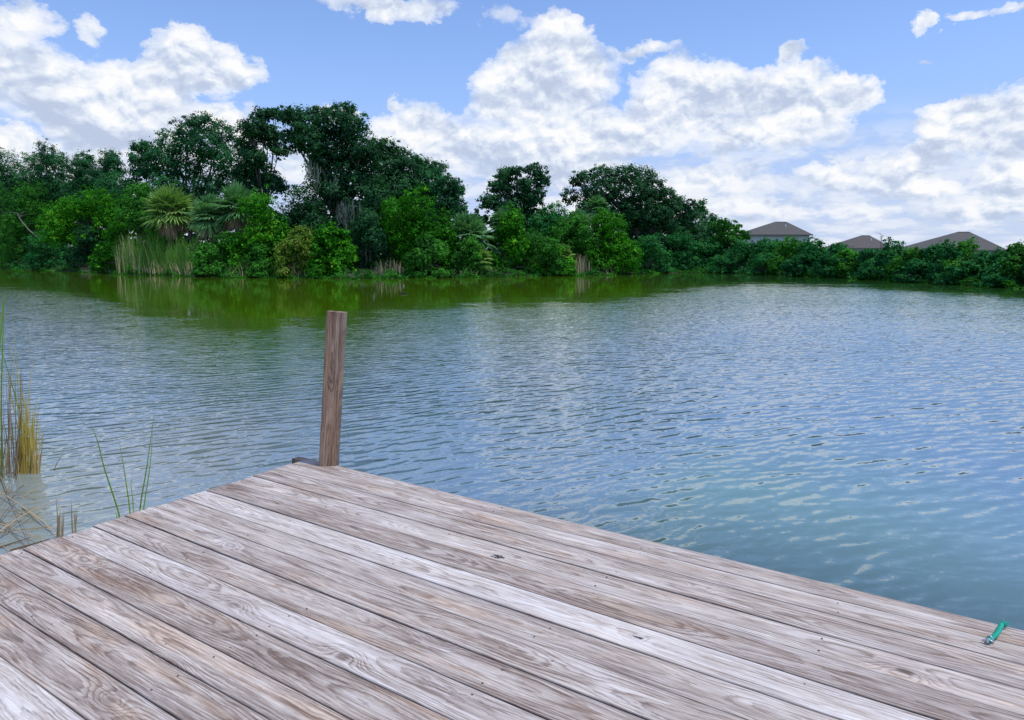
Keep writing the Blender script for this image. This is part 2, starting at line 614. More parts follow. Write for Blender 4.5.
def train(ang, wl, a_, warp_, seed_):
    """a train of short ripples: ang turns the crests, wl is the wavelength in metres"""
    dv = (-math.sin(R(ang)), math.cos(R(ang)), 0)
    wn = nt.noise(nt.vec('ADD', co, (seed_, 0, 0)), 0.9 / (wl * 7), 2, 0.5)
    ph_ = nt.math('ADD', nt.math('MULTIPLY', nt.vec('DOT_PRODUCT', co, dv), 2 * math.pi / wl), nt.math('MULTIPLY', wn, warp_))
    md_ = nt.mapr(nt.noise(nt.vec('ADD', rot(co, -ang), (0, seed_, 0)), 0.35 / wl, 2, 0.5), 0.35, 0.65, 0.15, 1.0)
    s_ = nt.math('MULTIPLY', nt.math('MULTIPLY', nt.math('SINE', ph_), md_), a_)
    return nt.vec('SCALE', dv, s_)


for (an_, wl_, a_, wp_, sd__) in [(34, .18, .095, 16, 3.0), (17, .125, .085, 18, 11.0), (46, .085, .075, 18, 23.0), (5, .30, .045, 12, 31.0)]:
    sl = nt.vec('ADD', sl, train(an_, wl_, a_, wp_, sd__))
sl = nt.vec('SCALE', sl, amp)
# wind-leaned ripples: their steep faces look towards the dock
sl = nt.vec('ADD', sl, nt.comb(0.0, nt.math('MULTIPLY', nt.math('MULTIPLY', ruffle, nt.mapr(dist0, 5, 15)), nt.mapr(x, -9, 3, -0.015, -0.06)), 0.0))
sx_, sy_, _ = nt.sep(sl)
nrm = nt.vec('NORMALIZE', nt.comb(sx_, sy_, 1.0))
gl = nt.node('ShaderNodeBsdfGlossy')
nt.put(gl.inputs['Roughness'], nt.mapr(ruffle, 0, 1, 0.03, nt.mapr(dist0, 4, 16, 0.05, 0.09)))
gl.inputs['Color'].default_value = (1, 1, .98, 1)
nt.l.new(nrm, gl.inputs['Normal'])
fr = nt.node('ShaderNodeFresnel')
fr.inputs['IOR'].default_value = 1.9
nt.l.new(nrm, fr.inputs['Normal'])
body = nt.node('ShaderNodeBsdfDiffuse')
murk_refl = nt.ramp(nt.mapr(nt.attr('wind').outputs['Fac'], 0.85, 9.0, smooth=False), [(0.0, (0.060, 0.125, 0.003)), (0.045, (0.055, 0.115, 0.02)), (0.12, (0.10, 0.155, 0.13)), (0.2, (0.115, 0.175, 0.215)), (0.6, (0.125, 0.205, 0.28)), (1.0, (0.125, 0.225, 0.225))])  # turbid water colour, with green bank and pale sky reflections painted in
murk_refl = nt.mix(nt.math('MULTIPLY', nt.mapr(x, 4, 20), nt.mapr(nt.attr('wind').outputs['Fac'], 1.25, 0.95)), murk_refl, (0.02, 0.075, 0.015))  # darker bank reflection painted into the calm water on the right
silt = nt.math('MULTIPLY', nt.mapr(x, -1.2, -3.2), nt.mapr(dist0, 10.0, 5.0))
murk_refl = nt.mix(nt.math('MULTIPLY', silt, 0.8), murk_refl, (0.23, 0.245, 0.22))
nt.put(body.inputs['Color'], murk_refl)
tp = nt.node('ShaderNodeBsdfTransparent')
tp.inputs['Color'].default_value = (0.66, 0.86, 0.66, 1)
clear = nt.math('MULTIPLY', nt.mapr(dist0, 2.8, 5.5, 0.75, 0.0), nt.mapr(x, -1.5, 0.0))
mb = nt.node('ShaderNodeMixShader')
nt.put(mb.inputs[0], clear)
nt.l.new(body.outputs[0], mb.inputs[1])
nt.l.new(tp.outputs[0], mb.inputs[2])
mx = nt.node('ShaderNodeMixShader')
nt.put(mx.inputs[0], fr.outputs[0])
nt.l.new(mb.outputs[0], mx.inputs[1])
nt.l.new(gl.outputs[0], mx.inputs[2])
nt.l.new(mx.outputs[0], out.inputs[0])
tag(link('water', wme, m), kind='structure')

# ------------------------------------------------------------------ the wooden dock
DZ = H - DECK_H          # deck top above the water
C0 = on_plane(308, 458.5, DZ)
R0 = on_plane(1024, 630, DZ)
L0 = on_plane(22, 548, DZ)
xa = (R0 - C0).normalized()
ya = Vector((-xa.y, xa.x, 0))            # outwards, over the far edge
deck_rz = math.atan2(xa.y, xa.x)
lv = L0 - C0
end_slope = lv.dot(xa) / lv.dot(ya)      # the end cut is not quite square


def to_deck(p):
    p = Vector(p) - C0
    return p.dot(xa), p.dot(ya)


KNOTS = []   # x, y, length, width, strength, darkness
for (px, py, lx, ly, s_, dk) in [(905, 671, .062, .030, .030, .95), (345, 655, .05, .022, .03, .5), (640, 638, .02, .012, .012, .95),
                                 (170, 662, .06, .022, .03, .35), (236, 604, .05, .02, .02, .15), (85, 560, .08, .025, .03, .2), (1, 590, .05, .02, .02, .2),
                                 (110, 700, .06, .02, .03, .3), (440, 640, .05, .02, .02, .25), (497, 555, .03, .014, .02, .2),
                                 (330, 497, .05, .018, .015, .3), (230, 545, .05, .02, .02, .15), (700, 588, .04, .015, .015, .3)]:
    kx, ky = to_deck(on_plane(px, py, DZ))
    KNOTS.append((kx, ky, lx, ly, s_, dk))


def wood_mat(name, knots, warm=0.0, gain=1.0):
    m, nt, out = new_mat(name)
    P = nt.attr('wood').outputs['Vector']          # x along, y across, z down in the board
    B = nt.attr('board').outputs['Vector']         # tone, warmth, random number
    x, y, z = nt.sep(P)
    tone, wm, rnd = nt.sep(B)
    Rr = nt.math('MULTIPLY', rnd, 37.0)
    # where the heart of the log runs
    nz1 = nt.noise(nt.comb(nt.math('MULTIPLY', x, 0.5), Rr, 0.0), 1.0, 3, 0.55)
    nz2 = nt.noise(nt.comb(nt.math('MULTIPLY', x, 0.9), Rr, 9.0), 1.0, 2, 0.5)
    hy = nt.math('MULTIPLY', nt.math('SUBTRACT', nz1, 0.5), 0.16)
    hz = nt.math('ADD', 0.026, nt.math('MULTIPLY', nz2, 0.11))
    wav = nt.noise(nt.comb(nt.math('MULTIPLY', x, 6.0), nt.math('MULTIPLY', y, 26.0), Rr), 1.0, 4, 0.6)
    # board-local across coordinate
    yl = nt.attr('vloc').outputs['Fac']
    ry = nt.math('SUBTRACT', yl, hy)
    rr = nt.math('SQRT', nt.math('ADD', nt.math('MULTIPLY', ry, ry), nt.math('MULTIPLY', hz, hz)))
    rr = nt.math('ADD', rr, nt.math('MULTIPLY', nt.math('SUBTRACT', wav, 0.5), 0.011))
    rag_ = nt.noise(nt.comb(nt.math('MULTIPLY', x, 14.0), nt.math('MULTIPLY', y, 160.0), Rr), 1.0, 3, 0.6)
    rr = nt.math('ADD', rr, nt.math('MULTIPLY', nt.math('SUBTRACT', rag_, 0.5), 0.0045))
    core = None
    for (kx, ky, lx, ly, s_, dk) in knots:
        v = nt.vec('MULTIPLY', nt.vec('SUBTRACT', P, (kx, ky, 0)), (1 / lx, 1 / ly, 0))
        d2 = nt.vec('DOT_PRODUCT', v, v)
        g = nt.math('EXPONENT', nt.math('MULTIPLY', d2, -0.45))
        rr = nt.math('ADD', rr, nt.math('MULTIPLY', g, s_))
        kc = nt.mapr(nt.math('ADD', d2, nt.math('MULTIPLY', wav, 0.4)), 0.55, 0.25, 0.0, dk)
        core = kc if core is None else nt.math('MAXIMUM', core, kc)
    spv = nt.noise(nt.comb(nt.math('MULTIPLY', x, 0.35), nt.math('MULTIPLY', rr, 55.0), Rr), 1.0, 2, 0.5)
    ph = nt.math('FRACT', nt.math('ADD', nt.math('DIVIDE', rr, 0.0062), nt.math('MULTIPLY', spv, 3.0)))
    late = nt.mapr(ph, 0.35, 0.88)
    late = nt.math('MULTIPLY', late, nt.mapr(ph, 1.0, 0.93))
    fib = nt.noise(nt.comb(nt.math('MULTIPLY', x, 9.0), nt.math('MULTIPLY', y, 260.0), Rr), 1.0, 4, 0.65)
    fib2 = nt.noise(nt.comb(nt.math('MULTIPLY', x, 2.6), nt.math('MULTIPLY', y, 70.0), Rr), 1.0, 5, 0.7)
    blot = nt.noise(nt.comb(nt.math('MULTIPLY', x, 2.2), nt.math('MULTIPLY', y, 13.0), Rr), 1.0, 6, 0.62)
    blot2 = nt.noise(nt.comb(nt.math('MULTIPLY', x, 1.5), nt.math('MULTIPLY', y, 8.0), nt.math('ADD', Rr, 7.0)), 1.0, 5, 0.6)
    strength = nt.mapr(blot2, 0.3, 0.65, 0.35, 1.0)
    val = nt.math('ADD', nt.math('MULTIPLY', nt.math('SUBTRACT', blot, 0.5), 1.1), 0.5)
    val = nt.math('ADD', val, nt.math('MULTIPLY', nt.math('SUBTRACT', fib2, 0.5), 1.0))
    val = nt.math('ADD', val, nt.math('MULTIPLY', nt.math('SUBTRACT', fib, 0.5), 1.15))
    val = nt.math('SUBTRACT', val, nt.math('MULTIPLY', nt.math('MULTIPLY', late, strength), 0.34))
    val = nt.math('ADD', val, tone)
    g = gain
    c = nt.ramp(val, [(0.0, (0.15 * g, 0.105 * g, 0.085 * g)), (0.28, (0.28 * g, 0.225 * g, 0.195 * g)),
                      (0.55, (0.44 * g, 0.385 * g, 0.35 * g)), (0.8, (0.58 * g, 0.53 * g, 0.495 * g)), (1.0, (0.70 * g, 0.67 * g, 0.645 * g))])
    tan = nt.noise(nt.comb(nt.math('MULTIPLY', x, 1.8), nt.math('MULTIPLY', y, 11.0), nt.math('ADD', Rr, 3.0)), 1.0, 4, 0.6)
    tf = nt.math('MULTIPLY', nt.mapr(nt.math('ADD', tan, wm), 0.56, 0.72), 0.45)
    c = nt.mix(tf, c, nt.mix(1.0, c, (1.10, 0.88, 0.68), 'MULTIPLY'))
    blu = nt.mapr(nt.math('SUBTRACT', nt.math('SUBTRACT', 1.0, tan), wm), 0.48, 0.62)
    c = nt.mix(nt.math('MULTIPLY', blu, 0.3), c, nt.mix(1.0, c, (0.94, 0.98, 1.10), 'MULTIPLY'))
    if warm:
        c = nt.mix(warm, c, nt.mix(1.0, c, (0.95, 0.72, 0.52), 'MULTIPLY'))
    if core is not None:
        c = nt.mix(core, c, (0.10, 0.075, 0.06))
    # shade of the gaps, painted as a dark band along both board edges
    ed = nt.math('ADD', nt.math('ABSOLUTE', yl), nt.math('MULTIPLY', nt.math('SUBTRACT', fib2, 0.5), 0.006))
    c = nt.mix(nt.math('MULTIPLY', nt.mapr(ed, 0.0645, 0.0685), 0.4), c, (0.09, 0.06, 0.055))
    # drying cracks
    ck = nt.noise(nt.comb(nt.math('MULTIPLY', x, 3.2), nt.math('MULTIPLY', y, 150.0), nt.math('ADD', Rr, 11.0)), 1.0, 2, 0.5)
    ckm = nt.math('MULTIPLY', nt.mapr(ck, 0.70, 0.74), nt.mapr(blot2, 0.45, 0.6))
    c = nt.mix(nt.math('MULTIPLY', ckm, 0.75), c, (0.07, 0.05, 0.045))
    # specks of nail heads and dirt
    vo = nt.node('ShaderNodeTexVoronoi')
    nt.put(vo.inputs['Vector'], P)
    vo.inputs['Scale'].default_value = 9
    sp = nt.math('MULTIPLY', nt.mapr(vo.outputs['Distance'], 0.045, 0.03), nt.mapr(nt.sep(vo.outputs['Color'])[0], 0.6, 0.62))
    c = nt.mix(nt.math('MULTIPLY', sp, 0.8), c, (0.09, 0.07, 0.06))
    bs = nt.node('ShaderNodeBsdfPrincipled')
    nt.put(bs.inputs['Base Color'], c)
    bs.inputs['Roughness'].default_value = 0.72
    bs.inputs['Specular IOR Level'].default_value = 0.35
    hgt = nt.math('ADD', nt.math('MULTIPLY', late, 0.0008), nt.math('MULTIPLY', fib, 0.0010))
    hgt = nt.math('ADD', hgt, nt.math('MULTIPLY', fib2, 0.0018))
    hgt = nt.math('SUBTRACT', hgt, nt.math('MULTIPLY', ckm, 0.003))
    if core is not None:
        hgt = nt.math('SUBTRACT', hgt, nt.math('MULTIPLY', core, 0.003))
    bp = nt.node('ShaderNodeBump')
    bp.inputs['Strength'].default_value = 0.9
    bp.inputs['Distance'].default_value = 1.0
    nt.put(bp.inputs['Height'], hgt)
    nt.l.new(bp.outputs[0], bs.inputs['Normal'])
    nt.l.new(bs.outputs[0], out.inputs[0])
    return m


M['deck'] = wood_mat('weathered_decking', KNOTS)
M['post'] = wood_mat('weathered_post', [], warm=.75, gain=0.84)
M['joist'] = wood_mat('dark_joist', [], warm=.5, gain=0.6)


class Boards:
    def __init__(s):
        s.v, s.f, s.w, s.b, s.l = [], [], [], [], []

    def board(s, x0, x1, y0, y1, z0, z1, tone, warmth, rnd, skew=0.0, seg=40, pits=(), cup=0.0012, bev=0.0035, wob=0.001, M4=None, axis_off=(0, 0)):
        """a plank with rounded arrises, cupped and slightly uneven along its length"""
        prof = [(y0, z0), (y0, z1 - bev), (y0 + bev * .35, z1 - bev * .3), (y0 + bev * 1.4, z1)]
        k = 5
        ins = [y0 + bev * 1.4 + (y1 - y0 - bev * 2.8) * i / k for i in range(1, k)]
        for (qx, qy, qr, qd) in pits:
            ins += [qy + qr * 1.5 * u / 7 for u in range(-7, 8)]
        prof += [(yy, z1) for yy in sorted(ins)]
        prof += [(y1 - bev * 1.4, z1), (y1 - bev * .35, z1 - bev * .3), (y1, z1 - bev), (y1, z0)]
        n = len(prof)
        base = len(s.v)
        ph = rnd * 50
        ym = (y0 + y1) / 2
        hw = (y1 - y0) / 2
        rag = random.Random(int(rnd * 1e5))
        ends = [rag.uniform(-.0015, .0015) for _ in range(n)]
        stations = [i / seg for i in range(seg + 1)]
        for (qx, qy, qr, qd) in pits:
            stations += [(qx + qr * 1.5 * u / 7 - x0) / (x1 - x0) for u in range(-7, 8)]
        stations.sort()
        seg = len(stations) - 1
        for i, t in enumerate(stations):
            for j, (yy, zz) in enumerate(prof):
                xx = x0 + (x1 - x0) * t + skew * yy * (1 - t) + (ends[j] if i == 0 else 0)
                e = wob * (math.sin(xx * 2.3 + ph) + .6 * math.sin(xx * 6.1 + ph * 2 + (1.5 if j > n / 2 else 0)))
                u = (yy - ym) / hw
                zc = zz + (cup * (u * u - .5) + wob * .7 * math.sin(xx * 1.7 + ph * 3)) * (1 if zz > z0 else 0)
                eb = -(0.002) if i == 0 and zz > z1 - bev * .5 else 0
                for (qx, qy, qr, qd) in pits:
                    dd_ = math.hypot(xx - qx, yy - qy)
                    th = math.atan2(yy - qy, xx - qx)
                    if zz == z1 and dd_ < qr * (1 + .22 * math.sin(th * 3 + 1) + .12 * math.sin(th * 5)):
                        zc -= qd
                p = Vector((xx, yy + e * (1 if abs(u) > .8 else .3), zc + eb))
                s.v.append(M4 @ p if M4 is not None else p)
                s.w.append((xx + axis_off[0], yy + axis_off[1], zz))
                s.b.append((tone, warmth, rnd))
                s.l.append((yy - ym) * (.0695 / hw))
        for i in range(seg):
            for j in range(n):
                a, b = base + i * n + j, base + i * n + (j + 1) % n
                s.f.append((a, b, b + n, a + n))
        s.f.append(tuple(base + j for j in range(n))[::-1])
        s.f.append(tuple(base + seg * n + j for j in range(n)))

    def build(s, name, mat, parent):
        me = bpy.data.meshes.new(name)
        me.from_pydata([tuple(v) for v in s.v], [], s.f)
        a = me.attributes.new('wood', 'FLOAT_VECTOR', 'POINT')
        a.data.foreach_set('vector', [c for w_ in s.w for c in w_])
        a = me.attributes.new('board', 'FLOAT_VECTOR', 'POINT')
        a.data.foreach_set('vector', [c for w_ in s.b for c in w_])
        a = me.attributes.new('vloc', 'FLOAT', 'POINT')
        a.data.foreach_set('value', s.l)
        me.update()
        b = bmesh.new()
        b.from_mesh(me)
        bmesh.ops.recalc_face_normals(b, faces=b.faces)
        b.to_mesh(me)
        b.free()
        return link(name, me, mat, parent)


dock = thing('dock', C0, 'weathered grey plank dock in the foreground with one tall post at its corner', 'dock', rz=deck_rz)
bounds = [0, .098, .198, .322, .437, .559, .675, .790, .91, 1.03, 1.147, 1.268, 1.368, 1.478, 1.592, 1.706, 1.82, 1.935, 2.05, 2.165, 2.28, 2.395, 2.51]
bounds = [b * DECK_H for b in bounds]
tones = [-.02, .08, .02, .12, -.12, .30, .04, .04, -.06, .16, -.12, .06, -.08, -.04, .30, 0, -.1, .1, 0, -.05, .05, 0]
warms = [.03, .05, 0, .02, 0, -.08, .0, .0, .03, -.06, .06, .06, .05, .05, -.12, 0, 0, 0, 0, 0, 0, 0]
bd = Boards()
XEND = 7.0
THICK = 0.036
GAP = 0.0042
PITS = []            # where knots have dropped out
for (hx, hy_, rr_, dp) in [(497, 558, .0165, .16), (551, 597, .005, .05), (640, 638, .0075, .05), (52, 687, .003, .01), (492, 610, .003, .01)]:
    kx, ky = to_deck(on_plane(hx, hy_, DZ))
    for b0, b1 in zip(bounds[:-1], bounds[1:]):
        if -b1 < ky < -b0:
            ky = min(max(ky, -b1 + .014 + rr_ * 1.5), -b0 - .014 - rr_ * 1.5)
    PITS.append((kx, ky, rr_, dp))
for i in range(len(bounds) - 1):
    y1, y0 = -bounds[i] - GAP / 2, -bounds[i + 1] + GAP / 2
    if i == 0:
        y1 = 0
    over = random.uniform(-.012, .012)
    bd.board(over, XEND, y0, y1, -THICK, random.uniform(-.002, .0015), tones[i] * 0.8, warms[i], random.random(),
             skew=end_slope, seg=110, pits=[p for p in PITS if y0 < p[1] < y1])

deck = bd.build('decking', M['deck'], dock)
# framing under the boards
jb = Boards()
for k, xx in enumerate([0.10, 0.75, 1.5, 2.3, 3.1, 3.9, 4.7, 5.5, 6.3]):
    Mx = Matrix.Translation((xx, 0, 0)) @ Matrix.Rotation(R(-90), 4, 'Z')
    jb.board(0.06, 3.1, -.02, .02, -THICK - .19, -THICK - .002, -.1, 0, random.random(), seg=6, M4=Mx, axis_off=(k, k))
jb.build('joists', M['joist'], dock)
sb = Boards()
# stub of the edge beam poking out past the corner
sb.board(-.115, .30, -.062, -.008, -THICK - .15, -THICK + .018, .0, .1, .37, seg=8, axis_off=(3, 0))
sb.build('edge_beam', M['post'], dock).location = (0, 0.03, 0.010)
# piles carrying the dock
pb = []
for (xx, yy) in [(0.35, -.35), (0.35, -2.2), (2.9, -.35), (2.9, -2.2), (5.6, -.35)]:
    t = Tubes()
    t.tube([(xx, yy, -THICK - .195), (xx, yy, -1.6)], [.075, .085], 12)
    t.build('pile', M['bark'], dock)

# the tall post at the corner
pbase = on_plane(327, 466, DZ)
ptop = at(335.5, 312, pbase.y + 0.03)
plen = (ptop - pbase).length
zax = (ptop - pbase).normalized()
face = Vector((pbase.x * -1, -pbase.y, 0)).normalized()     # towards the viewer
face = Matrix.Rotation(R(-14), 3, 'Z') @ face
yax = -face
yax = (yax - zax * yax.dot(zax)).normalized()
xax = yax.cross(zax).normalized()
Mw = Matrix((xax, yax, zax)).transposed().to_4x4()
Mw.translation = pbase
PW = 19.0 / F * pbase.y * 0.93
post = Boards()
mat_l = Matrix((( 0, 0, 1, 0), (1, 0, 0, 0), (0, 1, 0, 0), (0, 0, 0, 1)))
# board axes: x up the post, y across the wide face, z out of the face
Mp = Matrix(((0, 1, 0, 0), (0, 0, -1, 0), (1, 0, 0, 0), (0, 0, 0, 1)))
post.board(-1.6, plen, -PW / 2, PW / 2, -.09, 0.0, -.05, .12, .81, seg=30, cup=.0006, bev=.005, wob=.0006, M4=Mp, axis_off=(0, 0))
po = post.build('post', M['post'], dock)
bpy.context.view_layer.update()
po.matrix_parent_inverse = Matrix.Identity(4)
po.matrix_world = Mw
# ------------------------------------------------------------------ vegetation
DENS = 1.25
def leaf_quads(centers, normals, length, width, r, tint, droop=0.0):
    """diamond shaped leaves; centers (N,3), normals (N,3)"""
    n = len(centers)
    rv = r.normal(size=(n, 3))
    if droop:
        rv[:, 2] -= droop
    ax = np.cross(normals, rv)
    ax /= np.linalg.norm(ax, axis=1, keepdims=True) + 1e-9
    bx = np.cross(normals, ax)
    L = (length * r.uniform(.6, 1.3, n))[:, None]
    W = (width * r.uniform(.6, 1.3, n))[:, None]
    v = np.stack([centers - ax * L / 2, centers + bx * W / 2 + normals * W * .12, centers + ax * L / 2, centers - bx * W / 2 + normals * W * .12], axis=1)
    return v.reshape(-1, 3), np.arange(4 * n).reshape(-1, 4), tint


def crown_mesh(name, lobes, origin, leaves=16000, leaf=(.20, .12), cl_r=.45, shell=.45, seed=1, bias=0.0, per=26, up=.5, spray=.12):
    """lobes: list of (center Vector, rx, ry, rz). Twig clusters fill the lobes, leaves fill the clusters."""
    r = np.random.default_rng(seed)
    vol = np.array([(l[1] * l[3]) for l in lobes])
    share = vol / vol.sum()
    cc, nn, tt = [], [], []
    leaves = int(leaves * DENS)
    leaf = (leaf[0] * 1.1, leaf[1] * 1.12)
    ztop = max(l[0].z + l[3] for l in lobes)
    for (c, rx, ry, rz), s in zip(lobes, share):
        k = max(4, int(leaves * s / per))
        d = r.normal(size=(k, 3))
        d /= np.linalg.norm(d, axis=1, keepdims=True)
        rad = r.uniform(shell, 1.0, k) ** .6
        # lumps on the lobe, so that the outline is uneven
        lump = 1 + .22 * np.sin(d[:, 0] * 5 + seed) * np.sin(d[:, 2] * 6 + seed * 2) + r.normal(size=k) * .07
        pos = np.array(tuple(c)) + d * (rad * lump)[:, None] * np.array([rx, ry, rz])
        # a few sprays reach out of the lobe
        sp = r.random(k) < spray
        pos[sp] += d[sp] * np.array([rx, ry, rz]) * r.uniform(.1, .38, sp.sum())[:, None] + np.array([0, 0, .12]) * rz
        csize = min(cl_r, .5 * min(rx, rz) + .05) * r.uniform(.5, 1.3, k)
        csize[sp] *= .6
        ctint = np.clip(r.normal(.48, .22, k) + bias + r.normal() * .13, 0, 1)
        off = r.normal(size=(k, per, 3)) * .5
        off[:, :, 2] *= .7
        lp = pos[:, None, :] + off * csize[:, None, None]
        nd = d[:, None, :] * .7 + off * .6 + np.array([0, 0, up]) + r.normal(size=(k, per, 3)) * .5
        nd /= np.linalg.norm(nd, axis=2, keepdims=True)
        lt = np.clip(ctint[:, None] + r.normal(size=(k, per)) * .2, 0, 1)
        cc.append(lp.reshape(-1, 3))
        nn.append(nd.reshape(-1, 3))
        tt.append(lt.ravel())
    cc = np.concatenate(cc) - np.array(tuple(origin))
    nn = np.concatenate(nn)
    tt = np.concatenate(tt)
    keep = cc[:, 2] > 0.02
    cc, nn, tt = cc[keep], nn[keep], tt[keep]
    v, f, t = leaf_quads(cc, nn, leaf[0], leaf[1], r, tt)
    return mesh_np(name, v, f, 4, t)


def limbs(base, lobes, r0, rr, lean=0.3, twigs=2):
    """tapered trunk dividing into limbs that reach every lobe"""
    t = Tubes()
    top = Vector((0, 0, 0))
    for l in lobes:
        top += l[0]
    top /= len(lobes)
    fork = base.lerp(top, .42) + Vector((rr.uniform(-.3, .3), rr.uniform(-.3, .3), 0))
    m1 = base.lerp(fork, .5) + Vector((rr.uniform(-.2, .2), rr.uniform(-.2, .2), 0))
    t.tube([base - Vector((0, 0, .4)), base + Vector((0, 0, .15)), m1, fork], [r0 * 1.5, r0 * 1.05, r0 * .85, r0 * .7], 8)
    for l in lobes:
        c = l[0]
        mid = fork.lerp(c, .5) + Vector((rr.uniform(-.3, .3), rr.uniform(-.3, .3), rr.uniform(0, .5)))
        t.tube([fork, mid, c], [r0 * .5, r0 * .33, r0 * .14], 6)
        for _ in range(twigs):
            e = c + Vector((rr.uniform(-1, 1) * l[1], rr.uniform(-1, 1) * l[2], rr.uniform(-.4, 1) * l[3])) * .85
            t.tube([mid.lerp(c, .6), mid.lerp(e, .75), e], [r0 * .2, r0 * .12, r0 * .03], 5)
    return t


def px_lobes(pxl, Y, dr=1.0, jitter=1.0, seed=0):
    rr = random.Random(seed)
    out_ = []
    for (px, py, rx, ry) in pxl:
        yy = Y + rr.uniform(-1, 1) * jitter
        c = at(px, py, yy)
        s = yy / F * 1.02
        out_.append((c, rx * s, max(rx, ry) * s * dr, ry * s))
    return out_


def make_tree(name, pxl, back, mat, label, cat, seed, base_px=None, leaves=15000, leaf=(.20, .12), cl_r=.5, group=None, trunk=.22, jitter=1.0,
              shell=.4, bias=0., per=26, up=.5, moss=None, dr=1.0, twigs=2):
    bpx = base_px if base_px is not None else sum(l[0] for l in pxl) / len(pxl)
    Y = depth(bpx, back)
    lob = px_lobes(pxl, Y, dr, jitter, seed)
    g = at(bpx, 270, Y)
    base = Vector((g.x, Y, ground_z(back)))
    root = thing(name, base, label, cat, group)
    me = crown_mesh('crown', lob, base, int(leaves * (1.35 if cat == 'bush' else .95)), leaf, cl_r, shell, seed, bias, per, up, .22 if cat == 'bush' else .12)
    link('crown', me, M[mat], root)
    rr = random.Random(seed)
    tb = limbs(base, lob, trunk, rr, twigs=twigs)
    tb.build('trunk', M['bark'], root, origin=base)
    if moss:
        tm = Tubes()
        for (px, py, wpx, lpx, n) in moss:
            for _ in range(n):
                p = at(px + rr.gauss(0, 1) * wpx * .5, py + rr.uniform(-4, 6), Y - rr.uniform(1.0, 4.0))
                ln = lpx * Y / F * rr.uniform(.5, 1.2)
                pts = [p + Vector((rr.gauss(0, .03) * k, rr.gauss(0, .03) * k, -ln * k / 5)) for k in range(6)]
                tm.blade(pts, [.02, .07, .09, .07, .05, .01], (rr.uniform(-1, 1), rr.uniform(-1, 1), 0), tint=rr.uniform(.1, 1), fold=.3)
        tm.build('hanging_moss', M['moss'], root, origin=base)
    return root


def blob_outline(x0, x1, top, bottom, n, rr, k=0.25):
    """lobes for a dome shaped bush seen between x0..x1 and top..bottom"""
    cx, w_, h_ = (x0 + x1) / 2, (x1 - x0) / 2, bottom - top
    res = []
    for i in range(n):
        a = rr.uniform(-.95, .95)
        hmax = max(.05, 1 - a * a) ** .4 * rr.uniform(.82, 1.06)
        t = rr.uniform(.05, 1) ** .7
        rx = w_ * rr.uniform(k * .8, k * 1.35)
        ry = h_ * rr.uniform(.13, .2)
        x = cx + a * (w_ - rx * .7)
        ytop = bottom - (h_ - ry) * hmax
        y = bottom - ry * .6 - (bottom - ry * .6 - ytop) * t
        res.append((x, y, rx, ry))
    # always reach the top and the foot
    res.append((cx + rr.uniform(-.2, .2) * w_, top + h_ * .17, w_ * .36, h_ * .17))
    for a in (-.6, 0, .6):
        res.append((cx + a * w_, bottom - h_ * .12, w_ * .36, h_ * .13))
    return res


def make_bush(name, box, back, mat, label, seed, leaves=9000, leaf=(.15, .10), n=12, cl_r=.42, cat='bush', group=None, bias=0, shell=.5, dr=1.0):
    rr = random.Random(seed * 13 + 5)
    x0, x1, top, bottom = box
    wv_ = (x1 - x0) * .09
    x0, x1 = x0 - wv_ * rr.uniform(.4, 1.6), x1 + wv_ * rr.uniform(.4, 1.6)
    pxl = blob_outline(x0, x1, top, bottom, n, rr)
    return make_tree(name, pxl, back, mat, label, cat, seed, base_px=(x0 + x1) / 2, leaves=leaves, leaf=leaf, cl_r=cl_r, group=group,
                     trunk=.08, jitter=.8, shell=shell, bias=bias, twigs=1, dr=dr)


